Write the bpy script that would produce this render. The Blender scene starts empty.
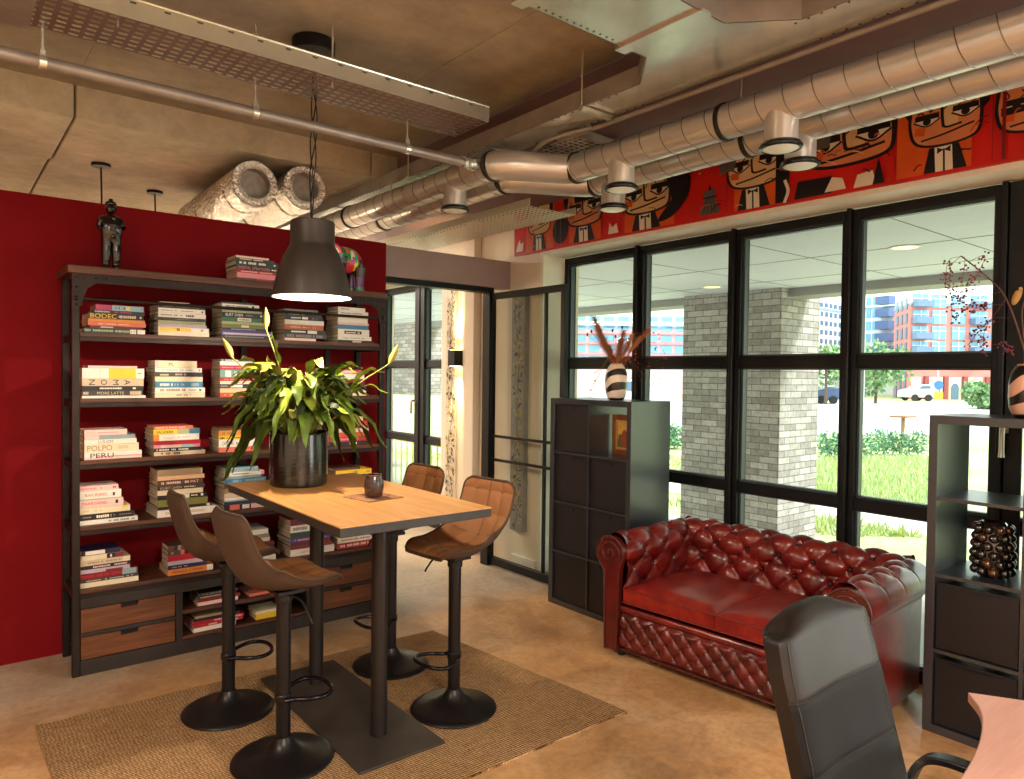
import bpy, bmesh, math, random
from mathutils import Vector, Matrix
PI = math.pi
RND = random.Random(11)
SC = bpy.context.scene
COL = SC.collection

# ---------------------------------------------------------------- camera
FPX, YAW, PITCH, ROLL, EYE = 717.346, math.radians(38.8908), math.radians(-1.22205), math.radians(0.68180), 1.63
_F = Vector((math.sin(YAW)*math.cos(PITCH), math.cos(YAW)*math.cos(PITCH), math.sin(PITCH)))
_r0 = Vector((math.cos(YAW), -math.sin(YAW), 0)); _u0 = _r0.cross(_F)
_Rt = _r0*math.cos(ROLL) + _u0*math.sin(ROLL); _Up = _Rt.cross(_F)
CAM_LOC = Vector((0, 0, EYE))
def at(px, py, ax, val):
    """point where the sight line of a photo pixel meets the plane ax = val"""
    d = _Rt*((px-512)/FPX) - _Up*((py-389.5)/FPX) + _F
    i = 'XYZ'.index(ax)
    return CAM_LOC + d*((val-CAM_LOC[i])/d[i])
cd = bpy.data.cameras.new('camera'); cam = bpy.data.objects.new('camera', cd); COL.objects.link(cam)
cd.sensor_fit = 'HORIZONTAL'; cd.sensor_width = 36; cd.lens = FPX/1024*36; cd.clip_start = .05; cd.clip_end = 600
cam.matrix_world = Matrix(((_Rt.x, _Up.x, -_F.x, 0), (_Rt.y, _Up.y, -_F.y, 0), (_Rt.z, _Up.z, -_F.z, EYE), (0, 0, 0, 1)))
SC.camera = cam

# ---------------------------------------------------------------- colour + materials
def lin(h):
    if isinstance(h, str):
        h = h.lstrip('#'); c = [int(h[i:i+2], 16)/255 for i in (0, 2, 4)]
    else: c = list(h)
    return tuple((x/12.92 if x <= .04045 else ((x+.055)/1.055)**2.4) for x in c) + (1,)
_MC = {}
def _new(name):
    m = bpy.data.materials.new(name); m.use_nodes = True
    nt = m.node_tree; b = nt.nodes['Principled BSDF']
    return m, nt, b
def L(nt, a, b): nt.links.new(a, b)
def coords(nt, scale=(1, 1, 1), rot=(0, 0, 0), kind='Object'):
    tc = nt.nodes.new('ShaderNodeTexCoord'); mp = nt.nodes.new('ShaderNodeMapping')
    mp.inputs['Scale'].default_value = scale; mp.inputs['Rotation'].default_value = rot
    L(nt, tc.outputs[kind], mp.inputs['Vector']); return mp.outputs['Vector']
def noise(nt, vec, scale, detail=4, rough=.55, dist=0):
    n = nt.nodes.new('ShaderNodeTexNoise'); n.inputs['Scale'].default_value = scale; n.inputs['Detail'].default_value = detail
    n.inputs['Roughness'].default_value = rough; n.inputs['Distortion'].default_value = dist
    L(nt, vec, n.inputs['Vector']); return n.outputs['Fac']
def ramp(nt, fac, stops):
    r = nt.nodes.new('ShaderNodeValToRGB'); e = r.color_ramp.elements
    while len(e) < len(stops): e.new(.5)
    for k, (p, c) in enumerate(stops):
        e[k].position = p; e[k].color = lin(c) if isinstance(c, str) else c
    L(nt, fac, r.inputs['Fac']); return r.outputs['Color']
def mixc(nt, fac, a, b, mode='MIX'):
    n = nt.nodes.new('ShaderNodeMix'); n.data_type = 'RGBA'; n.blend_type = mode
    for sock, v in ((n.inputs[0], fac), (n.inputs[6], a), (n.inputs[7], b)):
        if isinstance(v, (int, float)): sock.default_value = v
        elif isinstance(v, str): sock.default_value = lin(v)
        elif isinstance(v, tuple): sock.default_value = v
        else: L(nt, v, sock)
    return n.outputs[2]
def bump(nt, b, h, strength=.3, dist=.01):
    n = nt.nodes.new('ShaderNodeBump'); n.inputs['Strength'].default_value = strength; n.inputs['Distance'].default_value = dist
    L(nt, h, n.inputs['Height']); L(nt, n.outputs['Normal'], b.inputs['Normal'])
def mat(name, col, rough=.5, metal=0, var=0, vscale=6, bmp=0, bscale=40, coat=0, spec=None):
    if name in _MC: return _MC[name]
    m, nt, b = _new(name)
    b.inputs['Base Color'].default_value = lin(col); b.inputs['Roughness'].default_value = rough; b.inputs['Metallic'].default_value = metal
    if spec is not None: b.inputs['Specular IOR Level'].default_value = spec
    if coat: b.inputs['Coat Weight'].default_value = coat; b.inputs['Coat Roughness'].default_value = .12
    if var or bmp: v = coords(nt)
    if var:
        c = lin(col); f = noise(nt, v, vscale)
        lo = tuple(x*(1-var) for x in c[:3])+(1,); hi = tuple(min(1, x*(1+var)) for x in c[:3])+(1,)
        L(nt, ramp(nt, f, [(.3, lo), (.7, hi)]), b.inputs['Base Color'])
    if bmp: bump(nt, b, noise(nt, v, bscale, 5), bmp)
    m.diffuse_color = lin(col); _MC[name] = m; return m
def wood(name, c1, c2, c3, axis=0, scale=1., rough=.45, ring=9, grain=.35):
    if name in _MC: return _MC[name]
    m, nt, b = _new(name)
    s = [ring*scale]*3; s[axis] = .7*scale
    v = coords(nt, tuple(s)); f = noise(nt, v, 2.2, 6, .62, .6)
    s2 = [40*scale]*3; s2[axis] = 1.6*scale
    g = noise(nt, coords(nt, tuple(s2)), 2.5, 4, .7)
    c = ramp(nt, f, [(.28, c1), (.5, c2), (.74, c3)])
    c = mixc(nt, grain, c, ramp(nt, g, [(.35, '#3a2413'), (.6, '#ffffff')]), 'MULTIPLY')
    L(nt, c, b.inputs['Base Color']); b.inputs['Roughness'].default_value = rough
    bump(nt, b, g, .15, .004); _MC[name] = m; return m
def emit(name, col, strength):
    m, nt, b = _new(name)
    b.inputs['Base Color'].default_value = lin(col); b.inputs['Emission Color'].default_value = lin(col); b.inputs['Emission Strength'].default_value = strength
    return m
def glassmat(name, tint='#f4faf8', refl=.5):
    m, nt, b = _new(name); nt.nodes.remove(b)
    out = nt.nodes['Material Output']; t = nt.nodes.new('ShaderNodeBsdfTransparent'); g = nt.nodes.new('ShaderNodeBsdfGlossy')
    t.inputs['Color'].default_value = lin(tint); g.inputs['Roughness'].default_value = .02
    ge = nt.nodes.new('ShaderNodeNewGeometry'); dt = nt.nodes.new('ShaderNodeVectorMath'); dt.operation = 'DOT_PRODUCT'; L(nt, ge.outputs['Incoming'], dt.inputs[0]); L(nt, ge.outputs['Normal'], dt.inputs[1])
    def mth(op, a, b=None):
        n = nt.nodes.new('ShaderNodeMath'); n.operation = op
        for k, v in enumerate((a, b)):
            if v is None: continue
            if isinstance(v, (int, float)): n.inputs[k].default_value = v
            else: L(nt, v, n.inputs[k])
        return n.outputs[0]
    fr = mth('ADD', mth('MULTIPLY', mth('POWER', mth('SUBTRACT', 1.0, mth('ABSOLUTE', dt.outputs['Value'])), 5.0), .96), .04)
    mu = nt.nodes.new('ShaderNodeMath'); mu.operation = 'MULTIPLY'; mu.inputs[1].default_value = refl; L(nt, fr, mu.inputs[0])
    mx = nt.nodes.new('ShaderNodeMixShader'); L(nt, mu.outputs[0], mx.inputs[0]); L(nt, t.outputs[0], mx.inputs[1]); L(nt, g.outputs[0], mx.inputs[2])
    L(nt, mx.outputs[0], out.inputs['Surface']); return m

# ---------------------------------------------------------------- mesh builder
class MB:
    def __init__(s): s.v = []; s.f = []; s.m = []; s.sm = []
    def add(s, vs, fs, m=0, sm=False):
        o = len(s.v); s.v += [tuple(v) for v in vs]
        for f in fs: s.f.append([i+o for i in f]); s.m.append(m); s.sm.append(sm)
        return s
    def box(s, x0, x1, y0, y1, z0, z1, m=0):
        return s.add([(x0, y0, z0), (x1, y0, z0), (x1, y1, z0), (x0, y1, z0), (x0, y0, z1), (x1, y0, z1), (x1, y1, z1), (x0, y1, z1)],
                     [(3, 2, 1, 0), (4, 5, 6, 7), (0, 1, 5, 4), (1, 2, 6, 5), (2, 3, 7, 6), (3, 0, 4, 7)], m)
    def obox(s, c, size, M=None, m=0):
        M = M or Matrix.Identity(3); a, b, d = [x/2 for x in size]; c = Vector(c)
        vs = [c + M @ Vector(p) for p in ((-a, -b, -d), (a, -b, -d), (a, b, -d), (-a, b, -d), (-a, -b, d), (a, -b, d), (a, b, d), (-a, b, d))]
        return s.add(vs, [(3, 2, 1, 0), (4, 5, 6, 7), (0, 1, 5, 4), (1, 2, 6, 5), (2, 3, 7, 6), (3, 0, 4, 7)], m)
    def tube(s, pts, r, n=10, m=0, caps=True, closed=False):
        P = [Vector(p) for p in pts]; k = len(P); rr = r if isinstance(r, (list, tuple)) else [r]*k
        T = []
        for i in range(k):
            a = P[(i-1) % k] if closed or i > 0 else P[0]; b = P[(i+1) % k] if closed or i < k-1 else P[-1]
            t = (b-a); T.append(t.normalized() if t.length > 1e-9 else Vector((0, 0, 1)))
        ref = Vector((0, 0, 1)) if abs(T[0].z) < .9 else Vector((1, 0, 0))
        u = (ref - T[0]*ref.dot(T[0])).normalized(); vs = []
        for i in range(k):
            u = (u - T[i]*u.dot(T[i])); u = u.normalized() if u.length > 1e-6 else Vector((1, 0, 0)); w = T[i].cross(u)
            for j in range(n):
                a = 2*PI*j/n; vs.append(P[i] + (u*math.cos(a) + w*math.sin(a))*rr[i])
        fs = []
        for i in range(k if closed else k-1):
            for j in range(n):
                a = i*n+j; b = i*n+(j+1) % n; c = ((i+1) % k)*n+(j+1) % n; d = ((i+1) % k)*n+j
                fs.append((a, b, c, d))
        s.add(vs, fs, m, True)
        if caps and not closed:
            o = len(s.v)-len(vs)
            s.f.append([o+j for j in range(n)][::-1]); s.m.append(m); s.sm.append(False)
            s.f.append([o+(k-1)*n+j for j in range(n)]); s.m.append(m); s.sm.append(False)
        return s
    def cyl(s, p0, p1, r0, r1=None, n=20, m=0, caps=True): return s.tube([p0, p1], [r0, r0 if r1 is None else r1], n, m, caps)
    def lathe(s, prof, c=(0, 0, 0), n=36, m=0, sm=True, M=None, caps=False):
        vs = []; fs = []; k = len(prof); c = Vector(c)
        for (r, z) in prof:
            for j in range(n):
                a = 2*PI*j/n; p = Vector((r*math.cos(a), r*math.sin(a), z))
                vs.append(c + (M @ p if M else p))
        for i in range(k-1):
            for j in range(n): fs.append((i*n+j, i*n+(j+1) % n, (i+1)*n+(j+1) % n, (i+1)*n+j))
        s.add(vs, fs, m, sm); o = len(s.v)-len(vs)
        for i, fl in ((0, True), (k-1, False)):
            if caps and prof[i][0] > 1e-5:
                q = [o+i*n+j for j in range(n)]; s.f.append(q[::-1] if fl else q); s.m.append(m); s.sm.append(False)
        return s
    def prism(s, poly, ax, a0, a1, m=0, sm=False):
        def P(p, a): return {'x': (a, p[0], p[1]), 'y': (p[0], a, p[1]), 'z': (p[0], p[1], a)}[ax]
        n = len(poly); vs = [P(p, a0) for p in poly] + [P(p, a1) for p in poly]
        s.add(vs, [(i, (i+1) % n, n+(i+1) % n, n+i) for i in range(n)], m, sm)
        return s.add(vs, [list(range(n))[::-1], [n+i for i in range(n)]], m)
    def ell(s, c, r, nu=16, nv=10, M=None, m=0):
        c = Vector(c); r = (r, r, r) if isinstance(r, (int, float)) else r; vs = []; fs = []
        for i in range(nv+1):
            t = PI*i/nv
            for j in range(nu):
                a = 2*PI*j/nu; p = Vector((r[0]*math.sin(t)*math.cos(a), r[1]*math.sin(t)*math.sin(a), r[2]*math.cos(t)))
                vs.append(c + (M @ p if M else p))
        for i in range(nv):
            for j in range(nu): fs.append((i*nu+j, (i+1)*nu+j, (i+1)*nu+(j+1) % nu, i*nu+(j+1) % nu))
        return s.add(vs, fs, m, True)
    def grid(s, fn, nu, nv, m=0, sm=True, cu=False, flip=False):
        vs = [fn(i/(nu if cu else nu), j/nv) for j in range(nv+1) for i in range(nu if cu else nu+1)]; w = nu if cu else nu+1; fs = []
        for j in range(nv):
            for i in range(nu):
                a, b = j*w+i, j*w+(i+1) % w if cu else j*w+i+1
                q = (a, b, b+w, a+w); fs.append(q[::-1] if flip else q)
        return s.add(vs, fs, m, sm)
    def flat(s, poly, m=0): return s.add(poly, [list(range(len(poly)))], m)
    def pieces(s):
        p = list(range(len(s.v)))
        def f(i):
            while p[i] != i: p[i] = p[p[i]]; i = p[i]
            return i
        for q in s.f:
            a = f(q[0])
            for i in q[1:]: p[f(i)] = a
        g = {}
        for k, q in enumerate(s.f): g.setdefault(f(q[0]), []).append(k)
        out = []
        for ks in g.values():
            b = MB(); idx = {}
            for k in ks:
                for i in s.f[k]:
                    if i not in idx: idx[i] = len(b.v); b.v.append(s.v[i])
                b.f.append([idx[i] for i in s.f[k]]); b.m.append(s.m[k]); b.sm.append(s.sm[k])
            out.append(b)
        return out
    def each(s, name, mats, parent=None, **k):
        return [b.build(name, mats, parent, **k) for b in s.pieces()]
    def join(s, o, dm=0):
        n = len(s.v); s.v += o.v; s.f += [[i+n for i in q] for q in o.f]; s.m += [m+dm for m in o.m]; s.sm += o.sm; return s
    def build(s, name, mats, parent=None, bev=0, ang=38, loc=None, weld=True, sub=0, recalc=True, seg=2):
        me = bpy.data.meshes.new(name); me.from_pydata(s.v, [], s.f)
        for mm in (mats if isinstance(mats, (list, tuple)) else [mats]): me.materials.append(mm)
        for p, mi, sm in zip(me.polygons, s.m, s.sm): p.material_index = mi; p.use_smooth = sm
        bm = bmesh.new(); bm.from_mesh(me)
        if weld: bmesh.ops.remove_doubles(bm, verts=bm.verts, dist=1e-5)
        if recalc: bmesh.ops.recalc_face_normals(bm, faces=bm.faces)
        bm.to_mesh(me); bm.free()
        if bev:
            for p in me.polygons: p.use_smooth = True
        me.set_sharp_from_angle(angle=math.radians(ang))
        o = bpy.data.objects.new(name, me); COL.objects.link(o)
        if parent: o.parent = parent
        if loc: o.location = loc
        if bev:
            b = o.modifiers.new('bevel', 'BEVEL'); b.width = bev; b.segments = seg; b.limit_method = 'ANGLE'; b.angle_limit = math.radians(40); b.harden_normals = False
        if sub:
            b = o.modifiers.new('sub', 'SUBSURF'); b.levels = sub; b.render_levels = sub
        return o
def tag(o, label, cat, group=None):
    o['label'] = label; o['category'] = cat
    if group: o['group'] = group
    return o
def thing(name, label, cat, loc=(0, 0, 0), rz=0, group=None):
    o = bpy.data.objects.new(name, None); COL.objects.link(o); o.empty_display_size = .05
    o.location = loc; o.rotation_euler = (0, 0, rz); return tag(o, label, cat, group)
def struct(o, label=None, cat=None):
    o['kind'] = 'structure'
    if label: o['label'] = label
    if cat: o['category'] = cat
    return o
def sempty(name, label=None, cat=None, loc=(0, 0, 0)):
    o = bpy.data.objects.new(name, None); COL.objects.link(o); o.location = loc; return struct(o, label, cat)
def dup(root, loc, rz, label, group=None):
    r = root.copy(); COL.objects.link(r); r.location = loc; r.rotation_euler = (0, 0, rz); r['label'] = label
    if group: r['group'] = group
    for ch in list(root.children):
        c = ch.copy(); COL.objects.link(c); c.parent = r
        for g in list(ch.children):
            d = g.copy(); COL.objects.link(d); d.parent = c
    return r
def text_obj(name, body, size, material, parent, M, depth=.0004, fit=None, align='LEFT'):
    """lettering as a mesh; M places the text plane (x right, y up, z out). fit = (width, height) caps the size"""
    cu = bpy.data.curves.new(name, 'FONT'); cu.body = body; cu.size = size; cu.extrude = depth; cu.align_x = align; cu.resolution_u = 3
    t = bpy.data.objects.new(name, cu); COL.objects.link(t)
    dg = bpy.context.evaluated_depsgraph_get(); me = bpy.data.meshes.new_from_object(t.evaluated_get(dg))
    bpy.data.objects.remove(t); bpy.data.curves.remove(cu)
    if len(me.vertices) and fit:
        xs = [v.co.x for v in me.vertices]; ys = [v.co.y for v in me.vertices]
        sx = fit[0]/max(1e-6, max(xs)-min(xs)); sy = fit[1]/max(1e-6, max(ys)-min(ys))
        x0, y0 = min(xs), min(ys)
        for v in me.vertices: v.co.x = (v.co.x-x0)*sx; v.co.y = (v.co.y-y0)*sy
    me.transform(M); me.materials.clear(); me.materials.append(material)
    o = bpy.data.objects.new(name, me); COL.objects.link(o); o.parent = parent; return o
def rotm(ax, a): return Matrix.Rotation(a, 3, ax)
def smooth(pts, n=6, closed=False):
    P = [Vector(p) for p in pts]; k = len(P); out = []
    for i in range(k if closed else k-1):
        p0 = P[(i-1) % k] if closed or i > 0 else P[i]*2-P[i+1]; p1 = P[i]; p2 = P[(i+1) % k]
        p3 = P[(i+2) % k] if closed or i < k-2 else p2*2-p1
        for j in range(n):
            t = j/n; out.append(.5*((2*p1)+(p2-p0)*t+(2*p0-5*p1+4*p2-p3)*t*t+(3*p1-p0-3*p2+p3)*t**3))
    if not closed: out.append(P[-1])
    return out
# ---------------------------------------------------------------- shared materials
black_metal = mat('black_metal', '#1c1a1b', .42, .4, .15, 8)
iron = mat('iron', '#2c2320', .5, .6, .25, 12, .15, 60)
frame_black = mat('frame_black', '#0f1114', .42, 0, spec=.3)
galv = mat('galvanised_steel', '#e6ece2', .24, .8, .08, 9, .05, 30)
galv_dull = mat('galvanised_dull', '#968f8a', .45, .45, .15, 7)
white_paint = mat('white_paint', '#ecebe2', .55, 0, .03, 4)
cream_paint = mat('cream_paint', '#eadfcd', .6, 0, .04, 3)
red_wall_m = mat('red_wall_paint', '#74040d', .75, 0, .07, 2.2, .03, 90, spec=.15)
mauve = mat('mauve_paint', '#a08d8e', .55, 0, .05, 5)
black_shelf = mat('black_brown_foil', '#23272f', .36, 0, .1, 20, spec=1.0, coat=.3)
black_insert = mat('black_insert', '#130f14', .5, 0, .1, 15)
oak = wood('oak_top', '#c4884a', '#d49a58', '#deab6c', 1, 1.1, .38, grain=.18)
shelf_wood = wood('shelf_wood', '#3d2012', '#57301c', '#744226', 0, 1.2, .5)
drawer_wood = wood('drawer_wood', '#4a2612', '#693918', '#864f26', 0, 1.6, .5)
glass = glassmat('window_glass', '#f3f8f6', .55)
door_glass = glassmat('door_glass', '#f0f2ef', .9)
def concrete(name, a, b, c, rough=.75, sc=1., sp=None):
    m, nt, bs = _new(name); v = coords(nt, (sc, sc, sc))
    f = noise(nt, v, .9, 8, .6, .3); g = noise(nt, v, 7, 6, .7)
    col = ramp(nt, f, [(.3, a), (.5, b), (.7, c)]); col = mixc(nt, .35, col, ramp(nt, g, [(.3, '#8a8176'), (.62, '#ffffff')]), 'MULTIPLY')
    L(nt, col, bs.inputs['Base Color']); bs.inputs['Roughness'].default_value = rough
    if sp is not None: bs.inputs['Specular IOR Level'].default_value = sp
    bump(nt, bs, g, .12, .004); return m
ceil_m = concrete('ceiling_concrete', '#8f8573', '#a99e8b', '#bdb29e', .7, .8)
soffit_m = concrete('beam_concrete', '#a3967f', '#bbae97', '#cfc2aa', .75, 1.1)
def floor_mat():
    m, nt, b = _new('floor_concrete'); v = coords(nt)
    f = noise(nt, v, .8, 9, .62, .5); p_ = noise(nt, v, .45, 3, .5, .2); g = noise(nt, v, 3.4, 8, .7, .8); h = noise(nt, v, 26, 6, .7)
    c = ramp(nt, f, [(.3, '#b98f66'), (.5, '#d1a676'), (.7, '#dfbf99')])
    sx = nt.nodes.new('ShaderNodeSeparateXYZ'); L(nt, v, sx.inputs[0]); gm = nt.nodes.new('ShaderNodeMapRange'); gm.inputs[1].default_value = 3.5; gm.inputs[2].default_value = 4.3; gm.inputs[3].default_value = -.22; gm.inputs[4].default_value = .16; L(nt, sx.outputs[1], gm.inputs[0])
    ga = nt.nodes.new('ShaderNodeMath'); ga.operation = 'ADD'; L(nt, p_, ga.inputs[0]); L(nt, gm.outputs[0], ga.inputs[1])
    c = mixc(nt, ramp(nt, ga.outputs[0], [(.42, (0, 0, 0, 1)), (.66, (.8, .8, .8, 1))]), c, '#aaa69d')
    c = mixc(nt, .55, c, ramp(nt, g, [(.32, '#9c8468'), (.5, '#e0cdb2'), (.68, '#ffffff')]), 'MULTIPLY')
    c = mixc(nt, .2, c, ramp(nt, h, [(.4, '#7d6a55'), (.55, '#ffffff')]), 'MULTIPLY')
    L(nt, c, b.inputs['Base Color'])
    L(nt, ramp(nt, g, [(.3, (.3, .3, .3, 1)), (.7, (.5, .5, .5, 1))]), b.inputs['Roughness'])
    b.inputs['Specular IOR Level'].default_value = .4; bump(nt, b, h, .04, .003); return m
floor_m = floor_mat()
def jute():
    m, nt, b = _new('jute_weave'); v = coords(nt)
    w = nt.nodes.new('ShaderNodeTexWave'); w.wave_type = 'BANDS'; w.bands_direction = 'X'; w.inputs['Scale'].default_value = 20
    w.inputs['Distortion'].default_value = 6; w.inputs['Detail'].default_value = 2; w.inputs['Detail Scale'].default_value = 2.2; L(nt, v, w.inputs['Vector'])
    w2 = nt.nodes.new('ShaderNodeTexWave'); w2.wave_type = 'BANDS'; w2.bands_direction = 'Y'; w2.inputs['Scale'].default_value = 24
    w2.inputs['Distortion'].default_value = 2.; w2.inputs['Detail'].default_value = 2; L(nt, v, w2.inputs['Vector'])
    n1 = noise(nt, coords(nt, (1, 3, 1)), 22, 5, .7); n2 = noise(nt, v, 1.8, 4)
    mu = nt.nodes.new('ShaderNodeMath'); mu.operation = 'MULTIPLY'; wa = nt.nodes.new('ShaderNodeMath'); wa.operation = 'MULTIPLY_ADD'; wa.inputs[1].default_value = .65; wa.inputs[2].default_value = .35; L(nt, w.outputs['Fac'], wa.inputs[0]); L(nt, wa.outputs[0], mu.inputs[0]); L(nt, w2.outputs['Fac'], mu.inputs[1])
    sq = nt.nodes.new('ShaderNodeMath'); sq.operation = 'POWER'; sq.inputs[1].default_value = .5; L(nt, mu.outputs[0], sq.inputs[0])
    c = ramp(nt, sq.outputs[0], [(.08, '#4f3620'), (.4, '#a5794d'), (.8, '#e0bb8c')])
    c = mixc(nt, .5, c, ramp(nt, n1, [(.3, '#8d7254'), (.65, '#ffffff')]), 'MULTIPLY')
    c = mixc(nt, .3, c, ramp(nt, n2, [(.35, '#b79f80'), (.65, '#ffffff')]), 'MULTIPLY')
    L(nt, c, b.inputs['Base Color']); b.inputs['Roughness'].default_value = .95; b.inputs['Specular IOR Level'].default_value = .1
    ad = nt.nodes.new('ShaderNodeMath'); ad.operation = 'ADD'; L(nt, sq.outputs[0], ad.inputs[0]); L(nt, n1, ad.inputs[1])
    bump(nt, b, ad.outputs[0], .9, .008); return m
jute_m = jute()
def leather(name, a, b_, c, rough=.3, coat=.35):
    m, nt, b = _new(name); v = coords(nt)
    f = noise(nt, v, 7, 6, .65, .3); vo = nt.nodes.new('ShaderNodeTexVoronoi'); vo.inputs['Scale'].default_value = 160; L(nt, v, vo.inputs['Vector'])
    L(nt, ramp(nt, f, [(.3, a), (.5, b_), (.72, c)]), b.inputs['Base Color'])
    b.inputs['Roughness'].default_value = rough; b.inputs['Coat Weight'].default_value = coat; b.inputs['Coat Roughness'].default_value = .2
    bump(nt, b, vo.outputs['Distance'], .12, .002); return m
ox_leather = leather('oxblood_leather', '#3f0b0a', '#681412', '#86261c', .3, .35)
cushion_leather = leather('cushion_leather', '#5e100e', '#7c1914', '#98301f', .32, .3)
chair_leather = leather('black_leather', '#130e0b', '#1c1511', '#261d17', .5, 0)
chair_leather.node_tree.nodes['Principled BSDF'].inputs['Specular IOR Level'].default_value = .3
suede = mat('tan_suede', '#85552c', .7, 0, .12, 5, .12, 120)
suede_back = mat('suede_back_shaded', '#453122', .8, 0, .14, 5, .15, 120)  # same suede as the pad, backlit shade darkened into its colour
def brick(name, axis):
    m, nt, b = _new(name); tc = nt.nodes.new('ShaderNodeTexCoord'); sp = nt.nodes.new('ShaderNodeSeparateXYZ'); cb = nt.nodes.new('ShaderNodeCombineXYZ')
    L(nt, tc.outputs['Object'], sp.inputs[0]); L(nt, sp.outputs[0 if axis == 'x' else 1], cb.inputs[0]); L(nt, sp.outputs[2], cb.inputs[1])
    t = nt.nodes.new('ShaderNodeTexBrick'); L(nt, cb.outputs[0], t.inputs['Vector'])
    for k, val in (('Scale', 1.), ('Mortar Size', .006), ('Brick Width', .25), ('Row Height', .081), ('Bias', -.1), ('Mortar Smooth', .3)): t.inputs[k].default_value = val
    t.inputs['Color1'].default_value = lin('#cac2c0'); t.inputs['Color2'].default_value = lin('#968c8a'); t.inputs['Mortar'].default_value = lin('#77706d')
    n = noise(nt, tc.outputs['Object'], 14, 6, .7)
    c = mixc(nt, .45, t.outputs['Color'], ramp(nt, n, [(.3, '#8c8580'), (.6, '#ffffff')]), 'MULTIPLY')
    L(nt, c, b.inputs['Base Color']); b.inputs['Roughness'].default_value = .9; bump(nt, b, t.outputs['Fac'], -.4, .01); return m
brick_x, brick_y = brick('grey_brick_x', 'x'), brick('grey_brick_y', 'y')
# ================================================================ the setting
WX, FX = 4.10, 3.87            # window plane, inner face of the window wall
CZ, SZ = 3.21, 3.03            # slab, lower slab behind the concrete beam
YB = 4.778                     # red wall
# ---- floor / ceiling
fl = struct(MB().box(-3.2, 4.25, -4.2, 9.0, -.12, 0).build('floor', floor_m))
c = MB().box(-3.2, 4.25, -4.2, 4.67, CZ, CZ+.15)
# joints cast in the slab are built as thin raised seams
for x in (-1.4, .62, 2.05): c.box(x-.006, x+.006, -4.2, 4.67, CZ-.004, CZ)
for y in (-1.1, 2.3): c.box(-3.2, 4.2, y-.006, y+.006, CZ-.004, CZ)
struct(c.build('ceiling', ceil_m))
c = MB()
xs = [-3.2, -1.2, .62, 2.45, 4.25]
for a, b in zip(xs[:-1], xs[1:]):
    c.box(a+.005, b-.005, 4.67, 5.72, SZ, CZ+.1); c.box(a+.005, b-.005, 5.735, 9.0, SZ+.03, CZ+.12)
struct(c.build('trim_1', soffit_m, bev=.008))
# ---- red partition, mauve beam over the opening
struct(MB().box(-3.2, 2.633, YB, YB+.1, 0, 2.595).build('wall_back', red_wall_m))
struct(MB().box(2.636, FX, YB+.06, YB+.17, 2.36, 2.595).build('trim_2', mauve, bev=.003))
# ---- outer walls behind and beside the camera, far room
struct(MB().box(-3.3, -3.2, -4.2, 9.0, 0, CZ).build('wall_left', cream_paint))
struct(MB().box(-3.3, 4.25, -4.3, -4.2, 0, CZ).build('wall_front', cream_paint))
struct(MB().box(-3.3, 4.25, 9.0, 9.1, 0, CZ).build('wall_far', cream_paint))
# ---- window wall: header, pillar, far piece
w = MB()
w.box(FX, 4.3, -4.2, 4.44, 2.63, CZ)                # header over the windows
w.box(FX, 4.3, 4.44, 5.9, 0, CZ)                    # white pier between the two window groups
w.box(FX, 4.3, 5.9, 7.6, 2.63, CZ); w.box(FX, 4.3, 7.6, 9.0, 0, CZ)
w.box(FX, 4.3, -4.2, -3.6, 0, 2.63)
struct(w.build('wall_right', cream_paint, bev=.002))
struct(MB().box(FX-.006, 4.12, -3.6, 4.44, 2.603, 2.63).build('trim_3', white_paint))   # white soffit lining
struct(MB().box(FX-.004, 4.12, 4.405, 4.44, 0, 2.603).build('trim_4', white_paint))     # white reveal lining
struct(MB().box(FX-.08, FX-.002, 5.26, 5.40, 0, SZ).box(FX-.03, FX-.002, 5.43, 5.50, 0, SZ).build('trim_5', cream_paint, bev=.004))  # pilaster strips
struct(MB().box(FX-.02, FX-.002, 4.46, 4.76, 0, .09).build('baseboard_right', white_paint))

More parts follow.
